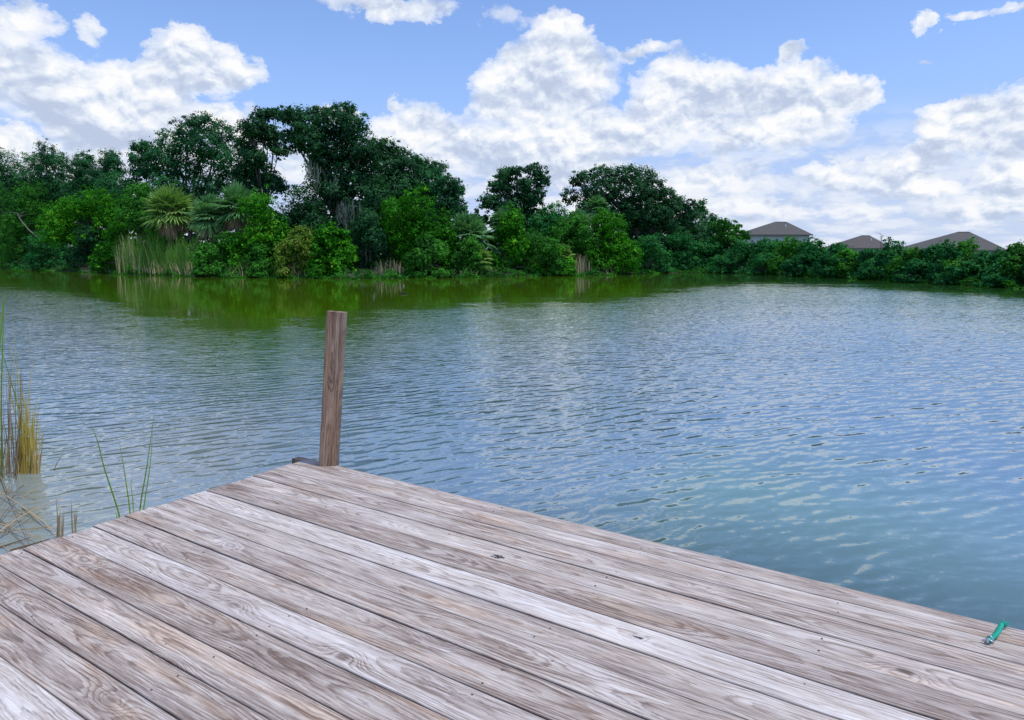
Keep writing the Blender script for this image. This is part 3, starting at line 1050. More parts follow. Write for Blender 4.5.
def make_palm(cx, ctop, cbot, rpx, back, label, seed, mat='palm', skirt=1.0, group='sabal palms along the far bank', fans=58, name='fan_palm'):
    rr = random.Random(seed)
    Y = depth(cx, back)
    g = at(cx, 270, Y)
    base = Vector((g.x, Y, ground_z(back)))
    s = Y / F
    Rm = rpx * s * .98
    heart = at(cx, (ctop + cbot) / 2 + 2, Y)
    root = thing(name, base, label, 'palm', group)
    tk = Tubes()
    tk.tube([base - Vector((0, 0, .3)), base.lerp(heart, .5) + Vector((rr.uniform(-.1, .1), 0, 0)), heart], [.20, .17, .19], 10)
    tk.build('trunk', M['palmbark'], root, origin=base)
    fr_, dd = Tubes(), Tubes()

    def fan(T, ang, el, R_, dead=False):
        d = Vector((math.cos(ang) * math.cos(el), math.sin(ang) * math.cos(el), math.sin(el)))
        stem = R_ * (.45 if not dead else .35)
        hub = heart + d * stem
        if dead:
            hub = heart + Vector((d.x * stem * 1.5, d.y * stem * 1.5, -stem * .7))
        T.tube([heart, heart.lerp(hub, .6) + Vector((0, 0, .05)), hub], [.03, .022, .015], 4, .4)
        side = d.cross(Vector((0, 0, 1))).normalized()
        upv = side.cross(d).normalized()
        nl = 17
        tn = rr.uniform(.1, .9)
        for k in range(nl):
            a = R(-105 + 210 * k / (nl - 1)) + rr.gauss(0, .05)
            ld = d * math.cos(a) + side * math.sin(a) + upv * .25 * math.cos(a)
            L_ = R_ * .68 * (1 - .25 * abs(a) / 1.8) * rr.uniform(.85, 1.1)
            dr = .45 if not dead else .9
            if dead:
                ld = ld * .45 + Vector((0, 0, -.8))
            pts = [hub + ld * L_ * q + Vector((0, 0, -dr * L_ * q * q * .75)) for q in (0, .4, .75, 1.0)]
            T.blade(pts, [.06, .125, .085, .01], side * math.cos(a) - d * math.sin(a), min(1, max(0, tn + rr.gauss(0, .12))))
    for i in range(fans):
        ang = i * 2.4 + rr.uniform(-.2, .2)
        el = R(88 - 128 * ((i + .5) / fans) ** 1.0 + rr.uniform(-8, 8))
        fan(fr_, ang, el, Rm * rr.uniform(.85, 1.1))
    fr_.build('fronds', M[mat], root, smooth=False, origin=base)
    if skirt > 0:
        for i in range(int(16 * skirt)):
            fan(dd, rr.uniform(0, 6.28), R(rr.uniform(-40, -15)), Rm * rr.uniform(.6, .85), True)
        dd.build('dead_fronds', M['dead'], root, smooth=False, origin=base)
    return root


def make_reeds(name, x0, x1, hpx, back, mat, label, n, seed, group='reed clumps along the far bank', spread=1.2, lean=.12, cat='reeds', wd=.04, tb=0.0):
    rr = random.Random(seed)
    cx = (x0 + x1) / 2
    Y = depth(cx, back)
    g = at(cx, 270, Y)
    base = Vector((g.x, Y, 0.0))
    T = Tubes()
    for _ in range(n):
        px = rr.uniform(x0, x1)
        e = 1 - (abs(px - cx) / ((x1 - x0) / 2 + 1e-6)) ** 3 * .45
        yy = depth(px, back) + rr.uniform(0, spread * 1.6)
        b = at(px, 270, yy)
        b = Vector((b.x, yy, -.05))
        h = hpx * yy / F * (.3 + .75 * rr.random() ** .8) * e
        dx_, dy_ = rr.gauss(0, lean), rr.gauss(0, lean)
        pts = [b + Vector((dx_ * h * q * q, dy_ * h * q * q, h * q)) for q in (0, .35, .7, 1.0)]
        T.blade(pts, [wd, wd * 1.1, wd * .8, .008], (rr.uniform(-1, 1), rr.uniform(-.4, .4), 0), min(1, max(0, rr.gauss(.5 + tb, .25))))
    o = T.build(name, M[mat], None, smooth=False, origin=base)
    o.location = base
    return tag(o, label, cat, group)


# --- back row, left: dark feathery trees against the sky
BG = 'tall trees along the skyline of the far bank'
make_tree('feathery_tree', [(2, 162, 18, 12), (-14, 158, 18, 12), (-4, 180, 24, 18), (14, 175, 12, 14), (0, 205, 26, 22), (18, 195, 14, 18)], 14, 'pine',
          'dark feathery tree at the far left end of the skyline, cut by the frame', 'tree', 101, leaves=19000, leaf=(.26, .08), cl_r=.55, group=BG)
make_tree('feathery_tree', [(47, 151, 7, 10), (40, 160, 13, 9), (56, 161, 12, 9), (46, 175, 20, 15), (34, 185, 14, 14), (58, 190, 16, 16), (46, 205, 22, 18)], 13, 'pine',
          'pointed dark feathery tree, second from the left on the skyline', 'tree', 102, leaves=20000, leaf=(.26, .08), cl_r=.5, group=BG)
make_tree('feathery_tree', [(84, 160, 9, 8), (78, 168, 12, 9), (88, 178, 10, 12), (80, 190, 14, 16), (82, 208, 16, 18)], 14, 'pine',
          'slim dark feathery tree just right of the pointed feathery tree', 'tree', 103, leaves=14000, leaf=(.26, .08), cl_r=.45, group=BG)
make_tree('feathery_tree', [(108, 158, 9, 8), (114, 167, 10, 9), (102, 176, 11, 9), (112, 190, 13, 16), (108, 205, 16, 18)], 13, 'pine',
          'small dark feathery tree just left of the large spreading tree', 'tree', 104, leaves=13000, leaf=(.26, .08), cl_r=.45, group=BG)
make_tree('bushy_tree', [(205, 124, 13, 9), (188, 130, 14, 10), (222, 134, 12, 11), (172, 142, 15, 11), (206, 146, 22, 15), (150, 150, 14, 8), (138, 146, 9, 5), (134, 158, 8, 5),
                         (160, 160, 18, 13), (186, 168, 20, 14), (222, 160, 13, 14), (142, 170, 14, 11), (165, 185, 22, 14), (208, 186, 16, 12), (190, 200, 26, 14), (228, 180, 9, 14), (130, 190, 16, 16)],
          13, 'pine', 'large spreading dark green tree with a long feathery branch reaching left, above the palms', 'tree', 105, base_px=192, leaves=30000, leaf=(.24, .10), cl_r=.5, group=BG, trunk=.26)
# --- the tallest oak with moss
make_tree('live_oak', [(262, 116, 9, 6), (276, 113, 8, 5), (252, 128, 13, 8), (268, 134, 14, 9), (246, 145, 10, 9), (254, 158, 13, 9), (242, 172, 9, 9), (262, 176, 13, 11), (248, 190, 12, 10), (280, 150, 10, 6), (276, 186, 9, 8)],
          8, 'oak', 'dark oak leaning left over the hole of sky beside the tallest oak', 'tree', 106, base_px=262, leaves=17000, cl_r=.42, group=BG, trunk=.2, shell=.3)
make_tree('live_oak', [(290, 116, 12, 8), (305, 122, 16, 12), (322, 112, 10, 7), (344, 111, 11, 8), (334, 124, 18, 12), (355, 128, 13, 12), (312, 140, 18, 14), (294, 140, 13, 10), (340, 148, 24, 16), (362, 150, 13, 15),
                       (322, 164, 14, 14), (348, 174, 22, 18), (370, 176, 13, 18), (333, 192, 16, 14), (362, 200, 20, 18), (380, 205, 13, 18), (350, 222, 18, 16), (375, 228, 16, 18), (318, 182, 10, 10)],
          8, 'oak', 'tallest dark oak of the far bank, grey moss hanging from its branches', 'tree', 107, base_px=345, leaves=42000, cl_r=.45, group=BG, trunk=.38,
          moss=[(310, 158, 8, 20, 12), (318, 165, 8, 20, 10), (346, 200, 8, 22, 20), (356, 202, 9, 22, 20), (340, 205, 8, 18, 10), (369, 240, 4, 26, 22), (333, 175, 5, 14, 6)])
make_tree('live_oak', [(376, 150, 8, 9), (386, 146, 9, 6), (398, 155, 10, 9), (388, 168, 16, 14), (404, 172, 12, 12), (396, 188, 18, 14), (392, 208, 20, 16)],
          11, 'oak', 'dark oak just right of the tallest mossy oak, a step lower', 'tree', 108, leaves=16000, cl_r=.42, group=BG)
make_tree('live_oak', [(414, 162, 8, 7), (424, 168, 11, 9), (437, 168, 8, 7), (430, 182, 16, 13), (448, 186, 12, 11), (418, 192, 14, 12), (440, 202, 18, 14), (428, 215, 18, 14), (458, 190, 8, 6), (456, 205, 10, 10)],
          12, 'pine', 'dark tree sloping down to the right, left of the gap in the skyline', 'tree', 109, leaves=19000, leaf=(.22, .11), cl_r=.42, group=BG)
# --- right of the gap
make_tree('live_oak', [(506, 176, 11, 8), (518, 172, 7, 5), (498, 186, 10, 7), (486, 202, 8, 7), (496, 202, 9, 8), (534, 170, 9, 6), (540, 182, 8, 9), (526, 184, 7, 7), (514, 192, 14, 11), (532, 198, 13, 10), (508, 212, 16, 12), (528, 216, 16, 12)],
          9, 'oak', 'open crowned dark oak standing alone in the gap between the two tree masses', 'tree', 110, base_px=514, leaves=17000, cl_r=.33, group=BG, trunk=.22, shell=.3)
make_tree('live_oak', [(577, 180, 8, 6), (588, 176, 9, 6), (570, 196, 8, 8), (604, 176, 14, 9), (626, 174, 14, 8), (644, 178, 12, 9), (600, 192, 20, 14), (630, 192, 22, 15), (654, 190, 14, 12), (666, 198, 11, 10), (676, 204, 9, 9),
                       (646, 212, 24, 18), (672, 218, 18, 16), (690, 210, 9, 9), (618, 214, 20, 15), (692, 226, 13, 14), (660, 236, 24, 18), (690, 244, 16, 14), (636, 236, 18, 16), (590, 206, 14, 12)],
          8, 'oak', 'broad dome shaped dark oak on the right half of the wooded bank', 'tree', 111, base_px=645, leaves=44000, cl_r=.42, group=BG, trunk=.36, shell=.45)
make_tree('broadleaf_tree', [(700, 208, 6, 8), (709, 222, 8, 8), (706, 238, 12, 12), (716, 232, 8, 8), (704, 252, 14, 12)],
          7, 'hedge', 'greyish green tree at the right foot of the dome shaped oak', 'tree', 112, leaves=9000, cl_r=.32, group=BG)
make_tree('broadleaf_tree', [(722, 225, 9, 6), (734, 229, 9, 6), (743, 236, 7, 5), (728, 238, 11, 7), (718, 244, 10, 8), (738, 248, 10, 7), (727, 256, 14, 9)],
          4, 'mid', 'light green open tree left of the pale walled house', 'tree', 113, leaves=8000, leaf=(.2, .13), cl_r=.28, group=BG, trunk=.12, shell=.2)

# --- middle storey
BB = 'bushes along the far bank'
make_bush('shrub', (-40, 20, 178, 268), 3, 'mid', 'dark green bush cut by the left side of the photo, down to the water', 201, 12000, n=14, group=BB, bias=-.15)
make_bush('shrub', (2, 56, 180, 262), 5, 'mid', 'rounded mid green bush below the pointed feathery tree', 202, 13000, n=14, group=BB, bias=-.1)
make_bush('shrub', (20, 75, 232, 271), 1.5, 'hedge', 'low grey green bush leaning over the water near the dead bare branch', 203, 8000, n=10, group=BB)
make_bush('shrub', (44, 128, 188, 246), 4, 'bright', 'large bright green bush left of the palms, with dark shade beneath it', 204, 20000, n=18, group=BB, shell=.45, bias=-.05)
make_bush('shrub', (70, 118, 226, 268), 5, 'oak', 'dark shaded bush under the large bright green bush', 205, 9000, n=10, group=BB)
make_bush('shrub', (118, 162, 184, 262), 5, 'mid', 'mid green bush between the large bright bush and the left palm', 206, 12000, n=13, group=BB)
make_bush('shrub', (96, 128, 226, 273), 1.6, 'bright', 'loose light green bush at the left end of the reeds', 207, 9000, n=11, group=BB, bias=-.15, leaf=(.15, .09))
make_bush('shrub', (135, 208, 231, 272), 5.2, 'bright', 'light green bush behind the reeds, under the left palm', 208, 9000, n=11, group=BB, bias=.1)
make_bush('shrub', (195, 250, 234, 276), 2.0, 'mid', 'green bush at the right end of the reeds, under the right palms', 209, 10000, n=12, group=BB, bias=.05)
make_bush('shrub', (232, 292, 192, 276), 3, 'bright', 'tall bright green bush right of the palms', 210, 17000, n=16, group=BB, bias=-.12)
make_bush('shrub', (245, 275, 244, 278), .8, 'mid', 'low bush overhanging the water below the tall bright green bush', 211, 6000, n=8, group=BB)
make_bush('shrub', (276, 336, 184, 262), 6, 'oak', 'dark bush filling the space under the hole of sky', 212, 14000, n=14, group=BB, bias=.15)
make_bush('shrub', (278, 322, 228, 279), 1, 'yellow', 'yellow green bush at the waterline below the tallest oak', 213, 9500, n=11, group=BB)
make_bush('shrub', (312, 352, 226, 279), 1.2, 'bright', 'bright leafy bush just right of the yellow green one', 214, 9000, n=11, group=BB, leaf=(.2, .14), bias=-.1)
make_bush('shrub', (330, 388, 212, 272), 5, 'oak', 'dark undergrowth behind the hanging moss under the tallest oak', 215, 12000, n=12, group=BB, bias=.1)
make_bush('shrub', (372, 452, 190, 276), 3, 'bright', 'big rounded green bush right of the tallest oak', 216, 24000, n=20, group=BB, bias=-.22, shell=.5)
make_bush('shrub', (405, 448, 236, 278), 1, 'mid', 'lower skirt bush at the waterline in front of the big rounded green bush', 217, 8000, n=9, group=BB)
make_bush('shrub', (446, 484, 238, 277), 1.8, 'mid', 'low bush around the foot of the blue green palm', 218, 7000, n=9, group=BB)
make_bush('shrub', (484, 530, 210, 274), 2.5, 'bright', 'bright green bush right of the blue green palm', 219, 13000, n=14, group=BB, bias=-.15)
make_bush('shrub', (496, 562, 232, 276), 1.2, 'mid', 'wide low green bush over the water below the lone open oak', 220, 11000, n=13, group=BB, bias=-.05)
make_bush('shrub', (520, 580, 203, 268), 5.5, 'hedge', 'blue green bush behind, below the gap between the lone oak and the dome shaped oak', 221, 14000, n=14, group=BB, bias=.1)
make_bush('shrub', (548, 600, 214, 272), 3.2, 'mid', 'mid green bush with small palms around it', 222, 12000, n=13, group=BB)
make_bush('shrub', (584, 636, 212, 274), 2, 'bright', 'sloping bright green bush in front of the dome shaped oak', 223, 15000, n=16, group=BB, bias=-.18)
make_bush('shrub', (536, 572, 243, 277), .8, 'bright', 'small yellowish bush left of the dry reeds on the right', 224, 6500, n=8, group=BB, bias=0.05)
make_bush('shrub', (622, 668, 236, 276), 1.5, 'hedge', 'rounded dark teal bush at the water below the dome shaped oak', 225, 10000, n=11, group=BB, bias=.1)
make_bush('shrub', (655, 706, 232, 274), 2, 'hedge', 'dark green bush low on the bank right of the rounded teal one', 226, 10000, n=12, group=BB)
make_bush('shrub', (690, 730, 240, 274), 1, 'hedge', 'last bush of the wooded bank before the low hedge starts', 227, 8000, n=9, group=BB, bias=.05)

# the wood behind, which reads as one dark mass
def wood_mass(name, line, back, mat, label, n, seed, low=268, leaf=(.42, .3), cat='woodland'):
    rr = random.Random(seed)
    lob = []
    xs, ys = [p[0] for p in line], [p[1] for p in line]
    x = xs[0]
    while x < xs[-1]:
        top = float(np.interp(x, xs, ys)) + rr.uniform(-3, 4)
        y = low
        while y > top + 8:
            yy = depth(x, back) + rr.uniform(-1.5, 1.5)
            s = yy / F
            lob.append((at(x + rr.uniform(-4, 4), y, yy), 12 * s, 1.2, 9 * s))
            y -= 11
        lob.append((at(x, top + 6, depth(x, back)), 9 * s, 1.0, 7 * s))
        x += 12
    g = Vector((0, depth(300, back), 0))
    me = crown_mesh(name, lob, g, n, leaf, .8, .2, seed, -.1, 20, .4)
    o = link(name, me, M[mat])
    o.location = g
    return tag(o, label, cat, kind='stuff')


wood_mass('woodland', [(-60, 176), (0, 176), (60, 178), (118, 184), (135, 196), (160, 200), (200, 200), (238, 196), (262, 206), (284, 214), (302, 216), (325, 200), (400, 190), (440, 205), (470, 208), (500, 214), (540, 212), (565, 216), (600, 205), (650, 200), (700, 222), (722, 246)],
          17, 'oak', 'dark mass of woodland behind the trees of the far bank', 70000, 901)
wood_mass('thicket', [(712, 252), (740, 246), (770, 243), (800, 246), (850, 254), (880, 254), (930, 254), (985, 258), (1010, 254), (1080, 246)], 4.5, 'hedge',
          'dark thicket behind the low bushes of the right bank', 26000, 902, low=284, leaf=(.28, .2), cat='thicket')

# low plants and litter covering the foot of the bank
rg = np.random.default_rng(77)
NG = 52000
gdeg = rg.uniform(-41, 42, NG)
gback = rg.uniform(-.35, 3.2, NG) ** 1.0
grs = np.array([float(shore_r(d_)) for d_ in gdeg])
gr_ = grs + gback
gc = np.stack([gr_ * np.sin(np.radians(gdeg)), gr_ * np.cos(np.radians(gdeg)),
               np.array([max(0.0, ground_z(b_)) for b_ in gback]) + rg.uniform(0.0, .42, NG) * (.6 + .4 * np.sin(gdeg * 3.1))], axis=1)
gn = rg.normal(size=(NG, 3)) * .8 + np.array([0, -.4, .5])
gn /= np.linalg.norm(gn, axis=1, keepdims=True)
gv_, gf_, gt_ = leaf_quads(gc, gn, .22, .10, rg, np.clip(rg.normal(.35, .25, NG) + .2 * np.sin(gdeg * 1.7), 0, 1))
go = link('ground_cover', mesh_np('ground_cover', gv_, gf_, 4, gt_), M['mid'])
tag(go, 'low green plants covering the foot of the far bank at the water', 'ground cover', kind='stuff')

# --- palms
make_palm(171, 182, 236, 28, 3.5, 'bushy palm with a brown skirt, leftmost of the three crowns above the tall reeds', 301, mat='palm_yellow', skirt=1.3)
make_palm(211, 192, 236, 24, 3.8, 'smaller palm in the middle of the three crowns above the tall reeds', 302, skirt=1.2)
make_palm(238, 180, 232, 27, 5, 'tall pale palm at the right of the three crowns above the tall reeds', 303, skirt=1.0)
make_palm(468, 206, 262, 27, 3.2, 'blue green palm standing in the gap right of the big rounded green bush', 304, skirt=.3)
make_palm(478, 236, 278, 16, 1.4, 'short palm with dead brown fronds at the water right of the blue green palm', 305, mat='palm_yellow', skirt=1.6)
make_palm(503, 206, 236, 16, 5, 'small palm peeking over the bright green bush below the lone oak', 306, skirt=.2)
make_palm(597, 192, 220, 14, 5, 'small round palm crown against the dark dome shaped oak', 307, skirt=.5)
make_palm(578, 203, 242, 17, 4.4, 'palm half hidden in green bushes left of the small round palm crown', 308, skirt=.8)
make_palm(563, 238, 268, 12, 2.0, 'low palm above the dry reeds on the right', 309, mat='palm_yellow', skirt=.3)
make_palm(152, 205, 232, 13, 5, 'small dull palm half hidden left of the bushy skirted palm', 310, skirt=.4)

# --- reeds
make_reeds('reed_clump', 118, 172, 42, .3, 'reed', 'tall green reeds at the left half of the reed bed below the palms', 800, 401, tb=-.08)
make_reeds('reed_clump', 165, 218, 40, .3, 'reed', 'tall green reeds at the right half of the reed bed below the palms', 800, 402, tb=-.08)
make_reeds('dry_reed_clump', 117, 140, 42, -.1, 'dryreed', 'dry tan reeds at the left end of the reed bed', 85, 403, lean=.06)
make_reeds('dry_reed_clump', 138, 208, 17, -.2, 'dryreed', 'short broken tan reeds along the foot of the reed bed', 300, 404, lean=.25)
make_reeds('dry_reed_clump', 374, 404, 20, 1.0, 'dryreed', 'dry tan reeds below the tallest oak, left of the big rounded bush', 60, 405, lean=.12)
make_reeds('dry_reed_clump', 565, 592, 22, .5, 'dryreed', 'upright dry reeds at the water below the small palms on the right', 90, 406, lean=.08)
make_reeds('dry_reed_clump', 608, 634, 11, .1, 'dryreed', 'short dry reeds beside the rounded dark teal bush', 60, 407, lean=.3)
make_reeds('reed_clump', 225, 262, 20, .1, 'reed', 'low green reeds at the water right of the reed bed', 190, 408, lean=.25)
make_reeds('reed_clump', 458, 500, 12, .1, 'reed', 'low grass fringe at the foot of the short palm', 160, 409, lean=.3)
make_reeds('dry_reed_clump', 276, 312, 14, .1, 'dryreed', 'thin tan grass at the foot of the yellow green bush', 60, 410, lean=.3)


# --- dead branches along the waterline
def make_debris(x0, x1, hpx, back, label, n, seed, name='dead_brush', mat='debris', thick=.022, group='dead brush along the far waterline'):
    rr = random.Random(seed)
    cx = (x0 + x1) / 2
    Y = depth(cx, back)
    g = at(cx, 270, Y)
    base = Vector((g.x, Y, 0))
    T = Tubes()
    for _ in range(int(n * .6)):
        px = rr.uniform(x0, x1)
        yy = depth(px, back) + rr.uniform(-.3, 1.2)
        b = at(px, 270, yy)
        b.z = rr.uniform(-.05, .15)
        ln = hpx * .7 * yy / F * rr.uniform(.5, 1.2)
        a = rr.uniform(0, math.pi * 2)
        el = rr.uniform(.0, 1.2)
        d = Vector((math.cos(a) * math.cos(el), math.sin(a) * math.cos(el) * .5, math.sin(el)))
        e = b + d * ln
        mid = b.lerp(e, .5) + Vector((rr.gauss(0, .12), rr.gauss(0, .1), rr.gauss(0, .08)))
        T.tube([b, mid, e], [thick, thick * .7, thick * .2], 4, rr.random())
        for _k in range(2):
            q = mid.lerp(e, rr.random())
            T.tube([q, q + Vector((rr.gauss(0, .3), rr.gauss(0, .3), rr.uniform(-.1, .45)))], [thick * .4, thick * .15], 3, rr.random())
    o = T.build(name, M[mat], None, origin=base)
    o.location = base
    return tag(o, label, 'brush', group)


make_debris(58, 112, 14, .4, 'grey dead brush on the mud left of the reed bed', 130, 501)
make_debris(208, 250, 16, .2, 'grey dead branches leaning over the water right of the reed bed', 80, 502)
make_debris(345, 400, 18, .3, 'pale dead sticks at the water below the hanging moss', 70, 503)
make_debris(448, 530, 9, .2, 'low dead brush line below the short palm and lone oak', 110, 504)
make_debris(600, 640, 9, .2, 'pale dead brush beside the short dry reeds on the right', 80, 505)
make_debris(728, 790, 9, .2, 'dead roots at the waterline below the pale walled house', 80, 506)
make_debris(20, 44, 22, 1.0, 'thin dead stems standing at the left bank', 40, 507)
# bare dead branch arching out of the left bushes
Yb = depth(28, -.2)
bp_ = at(36, 236, Yb)
T = Tubes()
T.tube([at(38, 238, Yb), at(28, 229, Yb), at(20, 219, Yb), at(17, 213, Yb), at(10, 212, Yb)], [.07, .06, .05, .035, .015], 6, .9)
T.tube([at(20, 219, Yb), at(22, 213, Yb), at(26, 211, Yb)], [.04, .025, .01], 5, .9)
T.tube([at(38, 238, Yb), at(50, 250, Yb + 1), at(55, 262, Yb + 1.5)], [.07, .09, .1], 6, .6)
T.tube([at(17, 213, Yb), at(21, 216, Yb), at(30, 214, Yb)], [.03, .02, .01], 5, .9)
o = T.build('dead_branch', M['debris'], None, origin=bp_)
o.location = bp_
tag(o, 'bare pale branch arching out of the bushes at the far left', 'branch')

# --- the low hedge on the right bank
HG = 'bushes of the low green line on the right bank'
tops = [(722, 250), (745, 241), (768, 240), (790, 239), (812, 240), (834, 243), (852, 250), (872, 249), (892, 241), (910, 248), (930, 248), (950, 243), (966, 242), (984, 253), (1004, 251), (1022, 244), (1044, 238), (1068, 240)]
hl = ['short bush at the left end of the low green line, beside the wooded bank', 'bush below the left end of the pale walled house', 'bush under the middle of the pale walled house roof',
      'bush below the right eave of the pale walled house', 'taller bush just right of the pale walled house', 'bush between the first house and the purple brown roof, nearer the first house',
      'low bush at the left edge of the purple brown roof', 'bush in front of the purple brown roof', 'tall light green bush just right of the purple brown roof', 'low bush in the dip left of the widest roof',
      'bush at the left edge of the widest roof', 'rounded bush in front of the widest roof, left of its peak', 'rounded bush covering the middle of the widest roof', 'low bush below the white wall under the widest roof',
      'bush at the right edge of the widest roof', 'bush at the right side of the photo, reaching the frame', 'bush cut in half by the right side of the photo', 'rightmost bush of the low green line']
for i, ((px, tp), lb) in enumerate(zip(tops, hl)):
    p = on_plane(px, 262, 0)
    Yd = depth(px, 0)
    bot = CY + F * math.tan(math.atan(H / Yd) - PITCH)
    make_bush('hedge_bush', (px - 19, px + 19, tp, bot + 1), 2.2, 'hedge' if i % 3 else 'mid', lb, 600 + i, 9500, leaf=(.14, .09), n=14, cl_r=.28, group=HG,
              bias=(-.1, .08, 0, .15, -.05)[i % 5], shell=.5)
fronts = [(735, 'left of the dead roots'), (770, 'right of the dead roots'), (805, 'below the taller bush'), (842, 'below the purple brown roof, left of its peak'), (880, 'below the tall light green bush'),
          (920, 'below the dip left of the widest roof'), (962, 'below the peak of the widest roof'), (1003, 'near the right side of the photo')]
for i, (px, lb) in enumerate(fronts):
    Yd = depth(px, 0)
    bot = CY + F * math.tan(math.atan(H / Yd) - PITCH)
    make_bush('hedge_bush', (px - 22, px + 22, bot - 22, bot + 1), .6, 'hedge', 'low waterside bush of the right bank, ' + lb, 640 + i, 6500, leaf=(.13, .08), n=9, cl_r=.22, group='low waterside bushes on the right bank', bias=-.02 * i)
# ------------------------------------------------------------------ houses behind the right bank
def simple_mat(name, c1, c2=None, rough=.8, scale=3.0, metal=0.0, stretch=(1, 1, 1), spec=.3):
    m, nt, out = new_mat(name)
    bs = nt.node('ShaderNodeBsdfPrincipled')
    if c2 is None:
        bs.inputs['Base Color'].default_value = (*c1, 1)
    else:
        co = nt.node('ShaderNodeTexCoord').outputs['Object']
        nt.put(bs.inputs['Base Color'], nt.ramp(nt.noise(nt.vec('MULTIPLY', co, stretch), scale, 5, .65), [(.3, c1), (.7, c2)]))
    bs.inputs['Roughness'].default_value = rough
    bs.inputs['Metallic'].default_value = metal
    bs.inputs['Specular IOR Level'].default_value = spec
    nt.l.new(bs.outputs[0], out.inputs[0])
    return m


def shingle_mat(name, c1, c2):
    m, nt, out = new_mat(name)
    co = nt.node('ShaderNodeTexCoord').outputs['Object']
    x, y, z = nt.sep(co)
    br = nt.node('ShaderNodeTexBrick')
    nt.put(br.inputs['Vector'], nt.comb(nt.math('ADD', x, y), nt.math('MULTIPLY', z, 2.2), 0))
    br.inputs['Color1'].default_value = (*c1, 1)
    br.inputs['Color2'].default_value = (*c2, 1)
    br.inputs['Mortar'].default_value = (c1[0] * .6, c1[1] * .6, c1[2] * .6, 1)
    br.inputs['Scale'].default_value = 2.0
    br.inputs['Mortar Size'].default_value = .02
    n = nt.noise(co, 1.2, 6, .65)
    c = nt.mix(nt.math('MULTIPLY', n, .5), br.outputs['Color'], nt.mix(1.0, br.outputs['Color'], (.6, .6, .62), 'MULTIPLY'))
    bs = nt.node('ShaderNodeBsdfPrincipled')
    nt.put(bs.inputs['Base Color'], c)
    bs.inputs['Roughness'].default_value = .9
    nt.l.new(bs.outputs[0], out.inputs[0])
    return m


M['roof_grey'] = shingle_mat('grey_shingles', (.082, .080, .076), (.112, .108, .102))
M['roof_brown'] = shingle_mat('brown_shingles', (.09, .078, .078), (.12, .105, .105))
M['wall_pale'] = simple_mat('pale_stucco', (.52, .53, .53), (.60, .61, .61), scale=1.5)
M['trim'] = simple_mat('dark_fascia', (.12, .11, .11), (.16, .15, .15))
M['white_trim'] = simple_mat('white_trim', (.7, .7, .7), (.8, .8, .8))
M['glass'] = simple_mat('window_glass', (.05, .06, .08), None, rough=.1, spec=.6)


def box_bm(bm, x0, x1, y0, y1, z0, z1):
    vs = [bm.verts.new(p) for p in [(x0, y0, z0), (x1, y0, z0), (x1, y1, z0), (x0, y1, z0), (x0, y0, z1), (x1, y0, z1), (x1, y1, z1), (x0, y1, z1)]]
    for f in [(3, 2, 1, 0), (4, 5, 6, 7), (0, 1, 5, 4), (1, 2, 6, 5), (2, 3, 7, 6), (3, 0, 4, 7)]:
        bm.faces.new([vs[i] for i in f])


def bm_obj(bm, name, mat, parent=None):
    bmesh.ops.recalc_face_normals(bm, faces=bm.faces)
    me = bpy.data.meshes.new(name)
    bm.to_mesh(me)
    bm.free()
    return link(name, me, mat, parent)


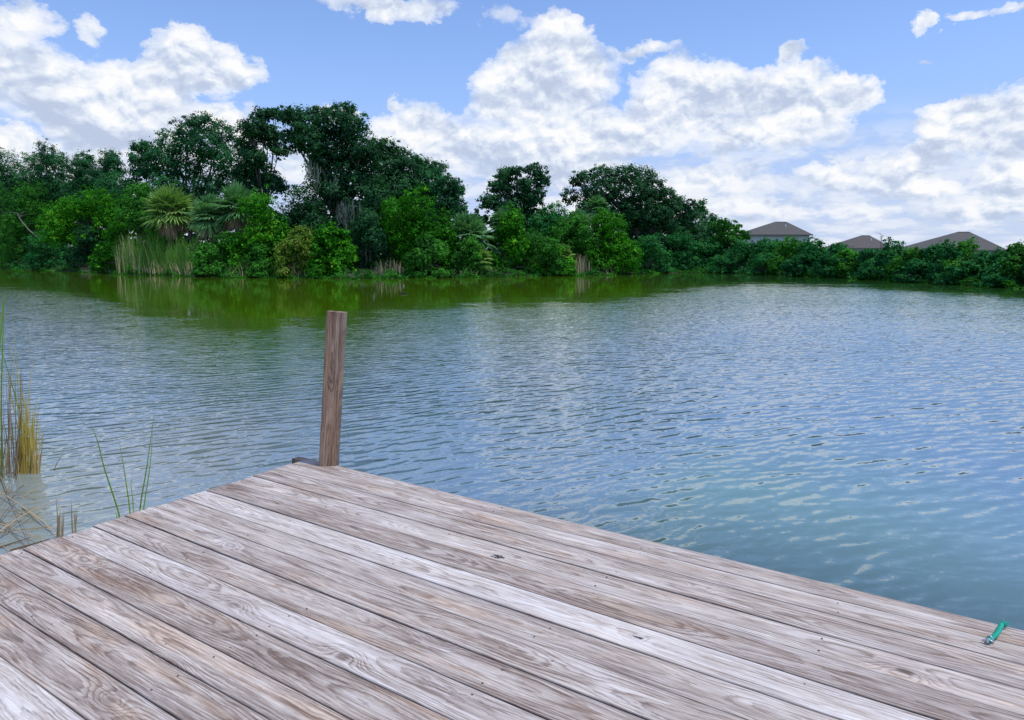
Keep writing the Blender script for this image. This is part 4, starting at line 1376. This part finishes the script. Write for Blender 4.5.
def house(x0, x1, ridge0, ridge1, yeave, ypeak, Y, roofm, label, deep=11, rz=0):
    a, b = at(x0, yeave, Y), at(x1, yeave, Y)
    pk = at((ridge0 + ridge1) / 2, ypeak, Y + deep / 2)
    r0, r1 = at(ridge0, ypeak, Y + deep / 2).x, at(ridge1, ypeak, Y + deep / 2).x
    cx = (a.x + b.x) / 2
    gz = 1.1
    root = thing('house', (cx, Y, gz), label, 'house', 'houses behind the right bank', rz=rz)
    ze, zp = a.z - gz, pk.z - gz
    w2 = (b.x - a.x) / 2
    ov = .5
    wallh = ze - .12
    bm = bmesh.new()
    box_bm(bm, -w2 + ov, w2 - ov, ov, deep - ov, -.3, wallh)
    wall = bm_obj(bm, 'wall', M['wall_pale'], root)
    bm = bmesh.new()
    lo = [bm.verts.new(p) for p in [(-w2, 0, ze), (w2, 0, ze), (w2, deep, ze), (-w2, deep, ze)]]
    lb = [bm.verts.new(p) for p in [(-w2, 0, ze - .1), (w2, 0, ze - .1), (w2, deep, ze - .1), (-w2, deep, ze - .1)]]
    p0, p1 = bm.verts.new((r0 - cx, deep / 2, zp)), bm.verts.new((r1 - cx, deep / 2, zp))
    for f in [(lo[0], lo[1], p1, p0), (lo[1], lo[2], p1), (lo[2], lo[3], p0, p1), (lo[3], lo[0], p0), tuple(lb)]:
        bm.faces.new(f)
    for k in range(4):
        bm.faces.new((lo[k], lb[k], lb[(k + 1) % 4], lo[(k + 1) % 4]))
    roof = bm_obj(bm, 'roof', roofm, root)
    bm = bmesh.new()
    box_bm(bm, -w2 - .03, w2 + .03, -.05, -.004, ze - .22, ze + .02)
    bm_obj(bm, 'fascia', M['trim'], root)
    bm = bmesh.new()
    box_bm(bm, r0 - cx + .2, r1 - cx - .2, deep / 2 - .2, deep / 2 + .2, zp - .12, zp + .05)
    bm_obj(bm, 'ridge_vent', M['trim'], roof)
    bm = bmesh.new()
    vx = (r0 + r1) / 2 - cx
    bmesh.ops.create_cone(bm, cap_ends=True, segments=10, radius1=.12, radius2=.12, depth=.7,
                          matrix=Matrix.Translation((vx + .3, deep * .3, ze + (zp - ze) * .6 + .2)))
    bm_obj(bm, 'vent_pipe', M['white_trim'], roof)
    for k, wx in enumerate((-.6, -.2, .25, .62)):
        if wallh < 2.2:
            continue
        bm = bmesh.new()
        box_bm(bm, wx * w2 - .6, wx * w2 + .6, ov - .04, ov + .03, wallh - 2.3, wallh - 1.0)
        wn = bm_obj(bm, 'window', M['white_trim'], root)
        bm = bmesh.new()
        box_bm(bm, wx * w2 - .52, wx * w2 + .52, ov - .06, ov - .042, wallh - 2.22, wallh - 1.08)
        bm_obj(bm, 'pane', M['glass'], wn)
    return root


house(747.5, 813, 774, 787, 234.5, 222, 150, M['roof_grey'], 'pale walled house with a grey hipped roof, leftmost of the three houses behind the bushes')
house(841, 892, 861, 870, 248, 235.5, 165, M['roof_brown'], 'middle house, only its purple brown hipped roof showing above the bushes')
house(929, 1008, 957, 970, 250, 232, 125, M['roof_grey'], 'rightmost house, a wide grey hipped roof over a sliver of white wall', deep=13)

# bare twig tree sticking up beside the middle roof
Yt = depth(881, 6)
g0 = at(881, 270, Yt)
base = Vector((g0.x, Yt, .4))
T = Tubes()
rr = random.Random(5)
T.tube([base - Vector((0, 0, .3)), at(881, 250, Yt), at(881, 236, Yt)], [.05, .035, .015], 5, .3)
for k in range(16):
    p = at(881 + rr.gauss(0, .6), rr.uniform(234, 243), Yt)
    T.tube([p, p + Vector((rr.gauss(0, .28), rr.gauss(0, .2), rr.uniform(.0, .35)))], [.012, .004], 3, rr.random())
o = T.build('bare_sapling', M['debris'], None, origin=base)
o.location = base
tag(o, 'thin bare sapling sticking up just right of the purple brown roof', 'sapling')

# ------------------------------------------------------------------ foreground reeds
def ground_pt(px, py, z=0.0):
    return on_plane(px, py, z)


def px_blade(T, pts, Y0, w_, tint, side=(1, 0, .1), dY=0.0):
    """a blade through picture points, standing at distance Y0 (dY: lean away over its length)"""
    n = len(pts)
    P3 = [at(p[0], p[1], Y0 + dY * i / (n - 1)) for i, p in enumerate(pts)]
    # subdivide smoothly
    out_, ws = [], []
    for i in range(n - 1):
        for k in range(4):
            t = k / 4
            p0 = P3[max(i - 1, 0)]
            p1, p2 = P3[i], P3[i + 1]
            p3 = P3[min(i + 2, n - 1)]
            out_.append(.5 * ((2 * p1) + (p2 - p0) * t + (2 * p0 - 5 * p1 + 4 * p2 - p3) * t * t + (3 * p1 - p0 - 3 * p2 + p3) * t ** 3))
    out_.append(P3[-1])
    m_ = len(out_)
    for i in range(m_):
        t = i / (m_ - 1)
        ws.append(w_ * (1 - t ** 2.2) + .0008)
    T.blade(out_, ws, side, tint)


# yellow cattail clump at the left
cb = ground_pt(27, 472)
rr = random.Random(21)
T = Tubes()
tips = [(36, 340, .95), (26, 335, .9), (14, 318, .95), (33, 372, .8), (22, 350, .7), (10, 345, .85), (38, 392, .5), (29, 395, .45), (6, 330, .9), (30, 322, .98), (20, 388, .4), (34, 405, .35), (24, 410, .4), (17, 365, .7),
        (2, 352, .9), (40, 420, .6), (12, 398, .5), (27, 425, .35), (19, 430, .4), (33, 432, .4), (-4, 345, .9), (8, 375, .8)]
for i, (tx, ty, tn) in enumerate(tips):
    bx = 27 + rr.uniform(-8, 8)
    by = 472 + rr.uniform(-2, 3)
    mx_ = bx + (tx - bx) * .35 + rr.uniform(-1.5, 1.5)
    my_ = by + (ty - by) * .5
    px_blade(T, [(bx, by + 3), (bx * .7 + mx_ * .3, (by + my_) / 2), (mx_, my_), (tx, ty)], cb.y + rr.uniform(-.06, .06), rr.uniform(.005, .010),
             (.25 + .5 * rr.random()) if i % 3 else tn, side=(1, rr.uniform(-.8, .8), 0), dY=rr.uniform(-.15, .15))
for i in range(20):
    bx = 27 + rr.gauss(0, 5)
    tx = bx + rr.gauss(0, 4)
    ty = rr.uniform(385, 450)
    px_blade(T, [(bx, 476), ((bx + tx) / 2, (474 + ty) / 2), (tx, ty)], cb.y + rr.uniform(-.06, .06), rr.uniform(.006, .011), rr.uniform(.3, .85), side=(1, rr.uniform(-.8, .8), 0))
for i in range(34):
    bx = 27 + rr.gauss(0, 6.5)
    tx = bx + rr.gauss(0, 3)
    px_blade(T, [(bx, 476), ((bx + tx) / 2, 455), (tx, rr.uniform(400, 455))], cb.y + rr.uniform(-.07, .05), rr.uniform(.007, .012), rr.uniform(.85, 1), side=(1, rr.uniform(-.8, .8), 0))
cbase = Vector((cb.x, cb.y, 0))
o = T.build('cattail_clump', M['cattail'], None, smooth=False, origin=cbase)
o.location = cbase
tag(o, 'yellow and olive cattail clump standing in the water at the left', 'cattail')

# darker straw shoots around it
T = Tubes()
c2 = ground_pt(6, 476)
for i in range(44):
    bx = rr.uniform(-14, 18)
    tx = bx + rr.gauss(0, 6)
    px_blade(T, [(bx, 478 + rr.uniform(-3, 3)), ((bx + tx) / 2 + rr.uniform(-1, 1), 440), (tx, rr.uniform(330, 440))], c2.y + rr.uniform(-.15, .15), rr.uniform(.006, .011), rr.uniform(0, 1), side=(1, rr.uniform(-.8, .8), 0))
c2 = Vector((c2.x, c2.y, 0))
o = T.build('dry_shoots', M['straw'], None, smooth=False, origin=c2)
o.location = c2
tag(o, 'dry brown shoots left of the yellow cattail clump, at the edge of the photo', 'cattail')

T = Tubes()
c3 = ground_pt(4, 470)
px_blade(T, [(36, 466), (22, 420), (8, 372), (-6, 325)], c3.y + .1, .011, .2)
px_blade(T, [(2, 480), (1, 400), (3, 330), (4, 292)], c3.y - .2, .012, .35)
px_blade(T, [(-8, 480), (-2, 380), (2, 310), (8, 290)], c3.y - .2, .011, .5)
px_blade(T, [(-14, 480), (-8, 400), (0, 345), (4, 300)], c3.y - .1, .011, .3)
c3 = Vector((c3.x, c3.y, 0))
o = T.build('green_cattail', M['fgreen'], None, smooth=False, origin=c3)
o.location = c3
tag(o, 'few long green blades at the very left edge, behind the yellow cattail clump', 'cattail')

T = Tubes()
c4 = ground_pt(38, 472)
for (bx, tx, ty) in [(37, 40, 440), (36, 44, 430), (39, 42, 448), (35, 38, 446), (38, 41, 452), (37, 36, 435)]:
    px_blade(T, [(bx, 474), ((bx + tx) / 2, 460), (tx, ty)], c4.y + rr.uniform(-.04, .04), .010, rr.uniform(.3, .9), side=(1, rr.uniform(-.5, .5), 0))
c4 = Vector((c4.x, c4.y, 0))
o = T.build('broken_stalks', M['straw'], None, smooth=False, origin=c4)
o.location = c4
tag(o, 'small broken brown stalks just right of the yellow cattail clump', 'cattail')

# five fresh green blades by the dock end
T = Tubes()
c5 = ground_pt(130, 528)
px_blade(T, [(121, 528), (117, 508), (104, 468), (97, 440), (89, 421)], c5.y, .0105, .35)
px_blade(T, [(131, 528), (129, 505), (124, 470), (119, 441)], c5.y + .03, .0085, .6)
px_blade(T, [(133, 528), (133, 505), (131, 485), (132, 478)], c5.y + .02, .006, .8)
px_blade(T, [(138, 528), (141, 500), (147, 465), (154, 413)], c5.y - .02, .0095, .3)
px_blade(T, [(141, 528), (144, 505), (150, 465), (153, 425)], c5.y + .05, .0085, .7)
px_blade(T, [(118, 528), (117, 518), (115, 511)], c5.y - .03, .008, .9)
c5 = Vector((c5.x, c5.y, 0))
o = T.build('grass_blades', M['fgreen'], None, smooth=False, origin=c5)
o.location = c5
tag(o, 'fresh green grass blades rising in a V behind the left end of the dock', 'grass plant')

# two straw stubs by the dock edge
for (cx_, lab, spec) in [(59, 'left one of two straw coloured reed stubs by the dock edge', [(58, 57, 507), (60, 56, 497), (61, 62, 512), (57, 59, 515), (62, 64, 510), (59, 60, 509)]),
                         (74, 'right one of two straw coloured reed stubs by the dock edge', [(73, 71, 501), (75, 76, 507), (76, 74, 512), (74, 77, 514)])]:
    T = Tubes()
    c6 = ground_pt(cx_, 540)
    for (bx, tx, ty) in spec:
        px_blade(T, [(bx, 540), ((bx + tx) / 2, 525), (tx, ty)], c6.y + rr.uniform(-.02, .02), .011, rr.uniform(.5, 1), side=(1, rr.uniform(-.5, .5), 0))
    c6 = Vector((c6.x, c6.y, 0))
    o = T.build('reed_stub', M['straw'], None, smooth=False, origin=c6)
    o.location = c6
    tag(o, lab, 'reed stub', 'straw reed stubs by the dock edge')

# fallen dry reeds lying on the water
def flat_stalk(T, a, b, w_, tint, lift=(0.01, 0.03), bend=0.0):
    p, q_ = ground_pt(*a), ground_pt(*b)
    pts = []
    for k in range(7):
        t = k / 6
        v = p.lerp(q_, t)
        v.z = lift[0] + (lift[1] - lift[0]) * t + math.sin(t * math.pi) * bend
        pts.append(v)
    d = (q_ - p).normalized()
    T.tube(pts, [w_ * .5 * (1 - .6 * k / 6) for k in range(7)], 5, tint)


T = Tubes()
c7 = ground_pt(18, 520)
for (a, b, w_, tn, bd_) in [((-30, 560), (62, 500), .010, .9, .05), ((-20, 520), (50, 548), .009, .8, .02), ((-10, 490), (52, 532), .009, .9, .03), ((0, 478), (30, 545), .007, .3, .02), ((-30, 540), (58, 528), .008, .6, .01),
                            ((-10, 548), (34, 512), .007, .7, .05), ((22, 508), (60, 540), .009, 1, .02), ((-8, 535), (20, 500), .007, .2, .02), ((5, 530), (45, 520), .006, .6, .02), ((-20, 500), (34, 556), .007, .2, .01),
                            ((10, 552), (50, 542), .016, .15, .0), ((-5, 515), (18, 485), .006, .4, .03), ((-14, 552), (30, 540), .012, .1, .0)]:
    flat_stalk(T, a, b, w_, tn, (rr.uniform(0, .02), rr.uniform(0, .03)), bd_)
for i in range(12):
    a = (rr.uniform(-20, 45), rr.uniform(480, 556))
    flat_stalk(T, a, (a[0] + rr.gauss(0, 18), a[1] + rr.gauss(0, 12)), rr.uniform(.003, .007), rr.random(), (.0, .015), rr.uniform(0, .02))
c7 = Vector((c7.x, c7.y, 0))
o = T.build('fallen_reeds', M['straw'], None, origin=c7)
o.location = c7
tag(o, 'tangle of fallen dry reeds lying on the water at the left end of the dock', 'reeds')

# thin twig poking out of the water
T = Tubes()
c8 = ground_pt(55, 470)
e8 = [(62, 455), (58, 463), (54, 470)]
Y8 = c8.y
T.tube([at(54, 470, Y8), at(57, 463, Y8 + .03), at(62, 455, Y8 + .08), at(70, 452, Y8 + .14), at(78, 450, Y8 + .16)], [.003, .0025, .002, .002, .001], 5, .0)
T.tube([at(54, 470, Y8), at(57, 474, Y8 - .05), at(60, 477, Y8 - .1)], [.005, .004, .003], 5, .0)
c8 = Vector((c8.x, c8.y, 0))
o = T.build('twig', M['straw'], None, origin=c8)
o.location = c8
tag(o, 'thin bent twig poking out of the water between the cattail clump and the green blades', 'twig')

# dark bit of wood floating near the far bank
fp = ground_pt(403, 294)
T = Tubes()
T.tube([fp + Vector((-.2, 0, .02)), fp + Vector((-.06, 0, .05)), fp + Vector((.1, .02, .04)), fp + Vector((.2, 0, .0))], [.01, .03, .03, .01], 8, 0)
T.tube([fp + Vector((.1, 0, .06)), fp + Vector((.14, 0, .11))], [.015, .006], 5, 0)
M['wet'] = simple_mat('wet_wood', (.015, .013, .011), (.03, .026, .022), rough=.5)
o = T.build('driftwood', M['wet'], None, origin=fp)
o.location = fp
tag(o, 'small dark driftwood floating on the green water out from the big rounded bush', 'driftwood')

# ------------------------------------------------------------------ green rope end with its staple on the dock
M['rope'] = simple_mat('green_rope', (.0, .22, .16), (.02, .42, .30), rough=.6, scale=220)
M['steel'] = simple_mat('galvanised_steel', (.45, .47, .5), (.65, .67, .7), rough=.35, metal=.9, scale=60)
ra = on_plane(988, 643, DZ + .004)
rb = on_plane(1003, 627, DZ + .006)
root = thing('rope_end', ra, 'frayed green rope end fixed by a metal staple at the right edge of the dock', 'rope')
d = (rb - ra)
L_ = d.length
d.normalize()
sd_ = d.cross(Vector((0, 0, 1))).normalized()
T = Tubes()
for s_ in range(3):
    pts, rs = [], []
    N = 46
    for k in range(N):
        t = k / (N - 1)
        a = t * L_ / .024 * 2 * math.pi + s_ * 2 * math.pi / 3
        c_ = ra + d * L_ * t + sd_ * .006 * math.sin(t * 4)
        c_.z = DZ + .012 + .006 * math.sin(t * 3)
        pts.append(c_ + sd_ * math.cos(a) * .0050 + Vector((0, 0, math.sin(a) * .0050)))
        rs.append(.0040)
    T.tube(pts, rs, 7, .5)
T.build('rope', M['rope'], root, origin=ra)
T = Tubes()
rr = random.Random(3)
for k in range(60):
    p = rb + Vector((rr.gauss(0, .003), rr.gauss(0, .003), rr.uniform(.0, .012)))
    e = p + d * rr.uniform(.004, .02) + Vector((rr.gauss(0, .007), rr.gauss(0, .007), rr.uniform(-.004, .012)))
    T.tube([p, p.lerp(e, .5) + Vector((0, 0, .002)), e], [.0009, .0008, .0004], 3, .5)
T.build('frayed_strands', M['rope'], root, origin=ra)
T = Tubes()
st = ra + d * .014
arc = []
for k in range(11):
    a = math.pi * k / 10
    p = st + sd_ * math.cos(a) * .011
    p.z = DZ + .002 + math.sin(a) * .022
    arc.append(p)
T.tube(arc, [.0024] * 11, 8)
wa = ra - sd_ * .018 - d * .002
wa.z = DZ + .006
T.tube([wa, ra + Vector((0, 0, .014)), ra + sd_ * .012 + d * .004 + Vector((0, 0, .008))], [.0026, .003, .002], 8)
T.tube([ra - d * .006 + Vector((0, 0, .004)), ra - d * .002 + Vector((0, 0, .014))], [.004, .004], 8)
T.build('staple', M['steel'], root, origin=ra)

# deck screws, one mesh each side by side on the decking
scr = bpy.data.objects.get('decking')
rr = random.Random(8)
M['screw'] = simple_mat('rusty_screw', (.06, .045, .04), (.18, .14, .12), rough=.6, metal=.5, scale=100)
sbm = bmesh.new()
bmesh.ops.create_cone(sbm, cap_ends=True, segments=10, radius1=.0036, radius2=.003, depth=.0016)
sme = bpy.data.meshes.new('screw')
sbm.to_mesh(sme)
sbm.free()
sme.materials.append(M['screw'])
cnt = 0
for i in range(13):
    for xx in (0.10, 0.75, 1.5, 2.3, 3.1):
        for f_ in (.22, .78):
            if rr.random() < .4 or cnt >= 95:
                continue
            yy = -(bounds[i] + (bounds[i + 1] - bounds[i]) * f_) + rr.uniform(-.006, .006)
            so = bpy.data.objects.new('screw', sme)
            col.objects.link(so)
            so.parent = scr
            so.location = (xx + rr.uniform(-.012, .012), yy, -.0002)
            cnt += 1
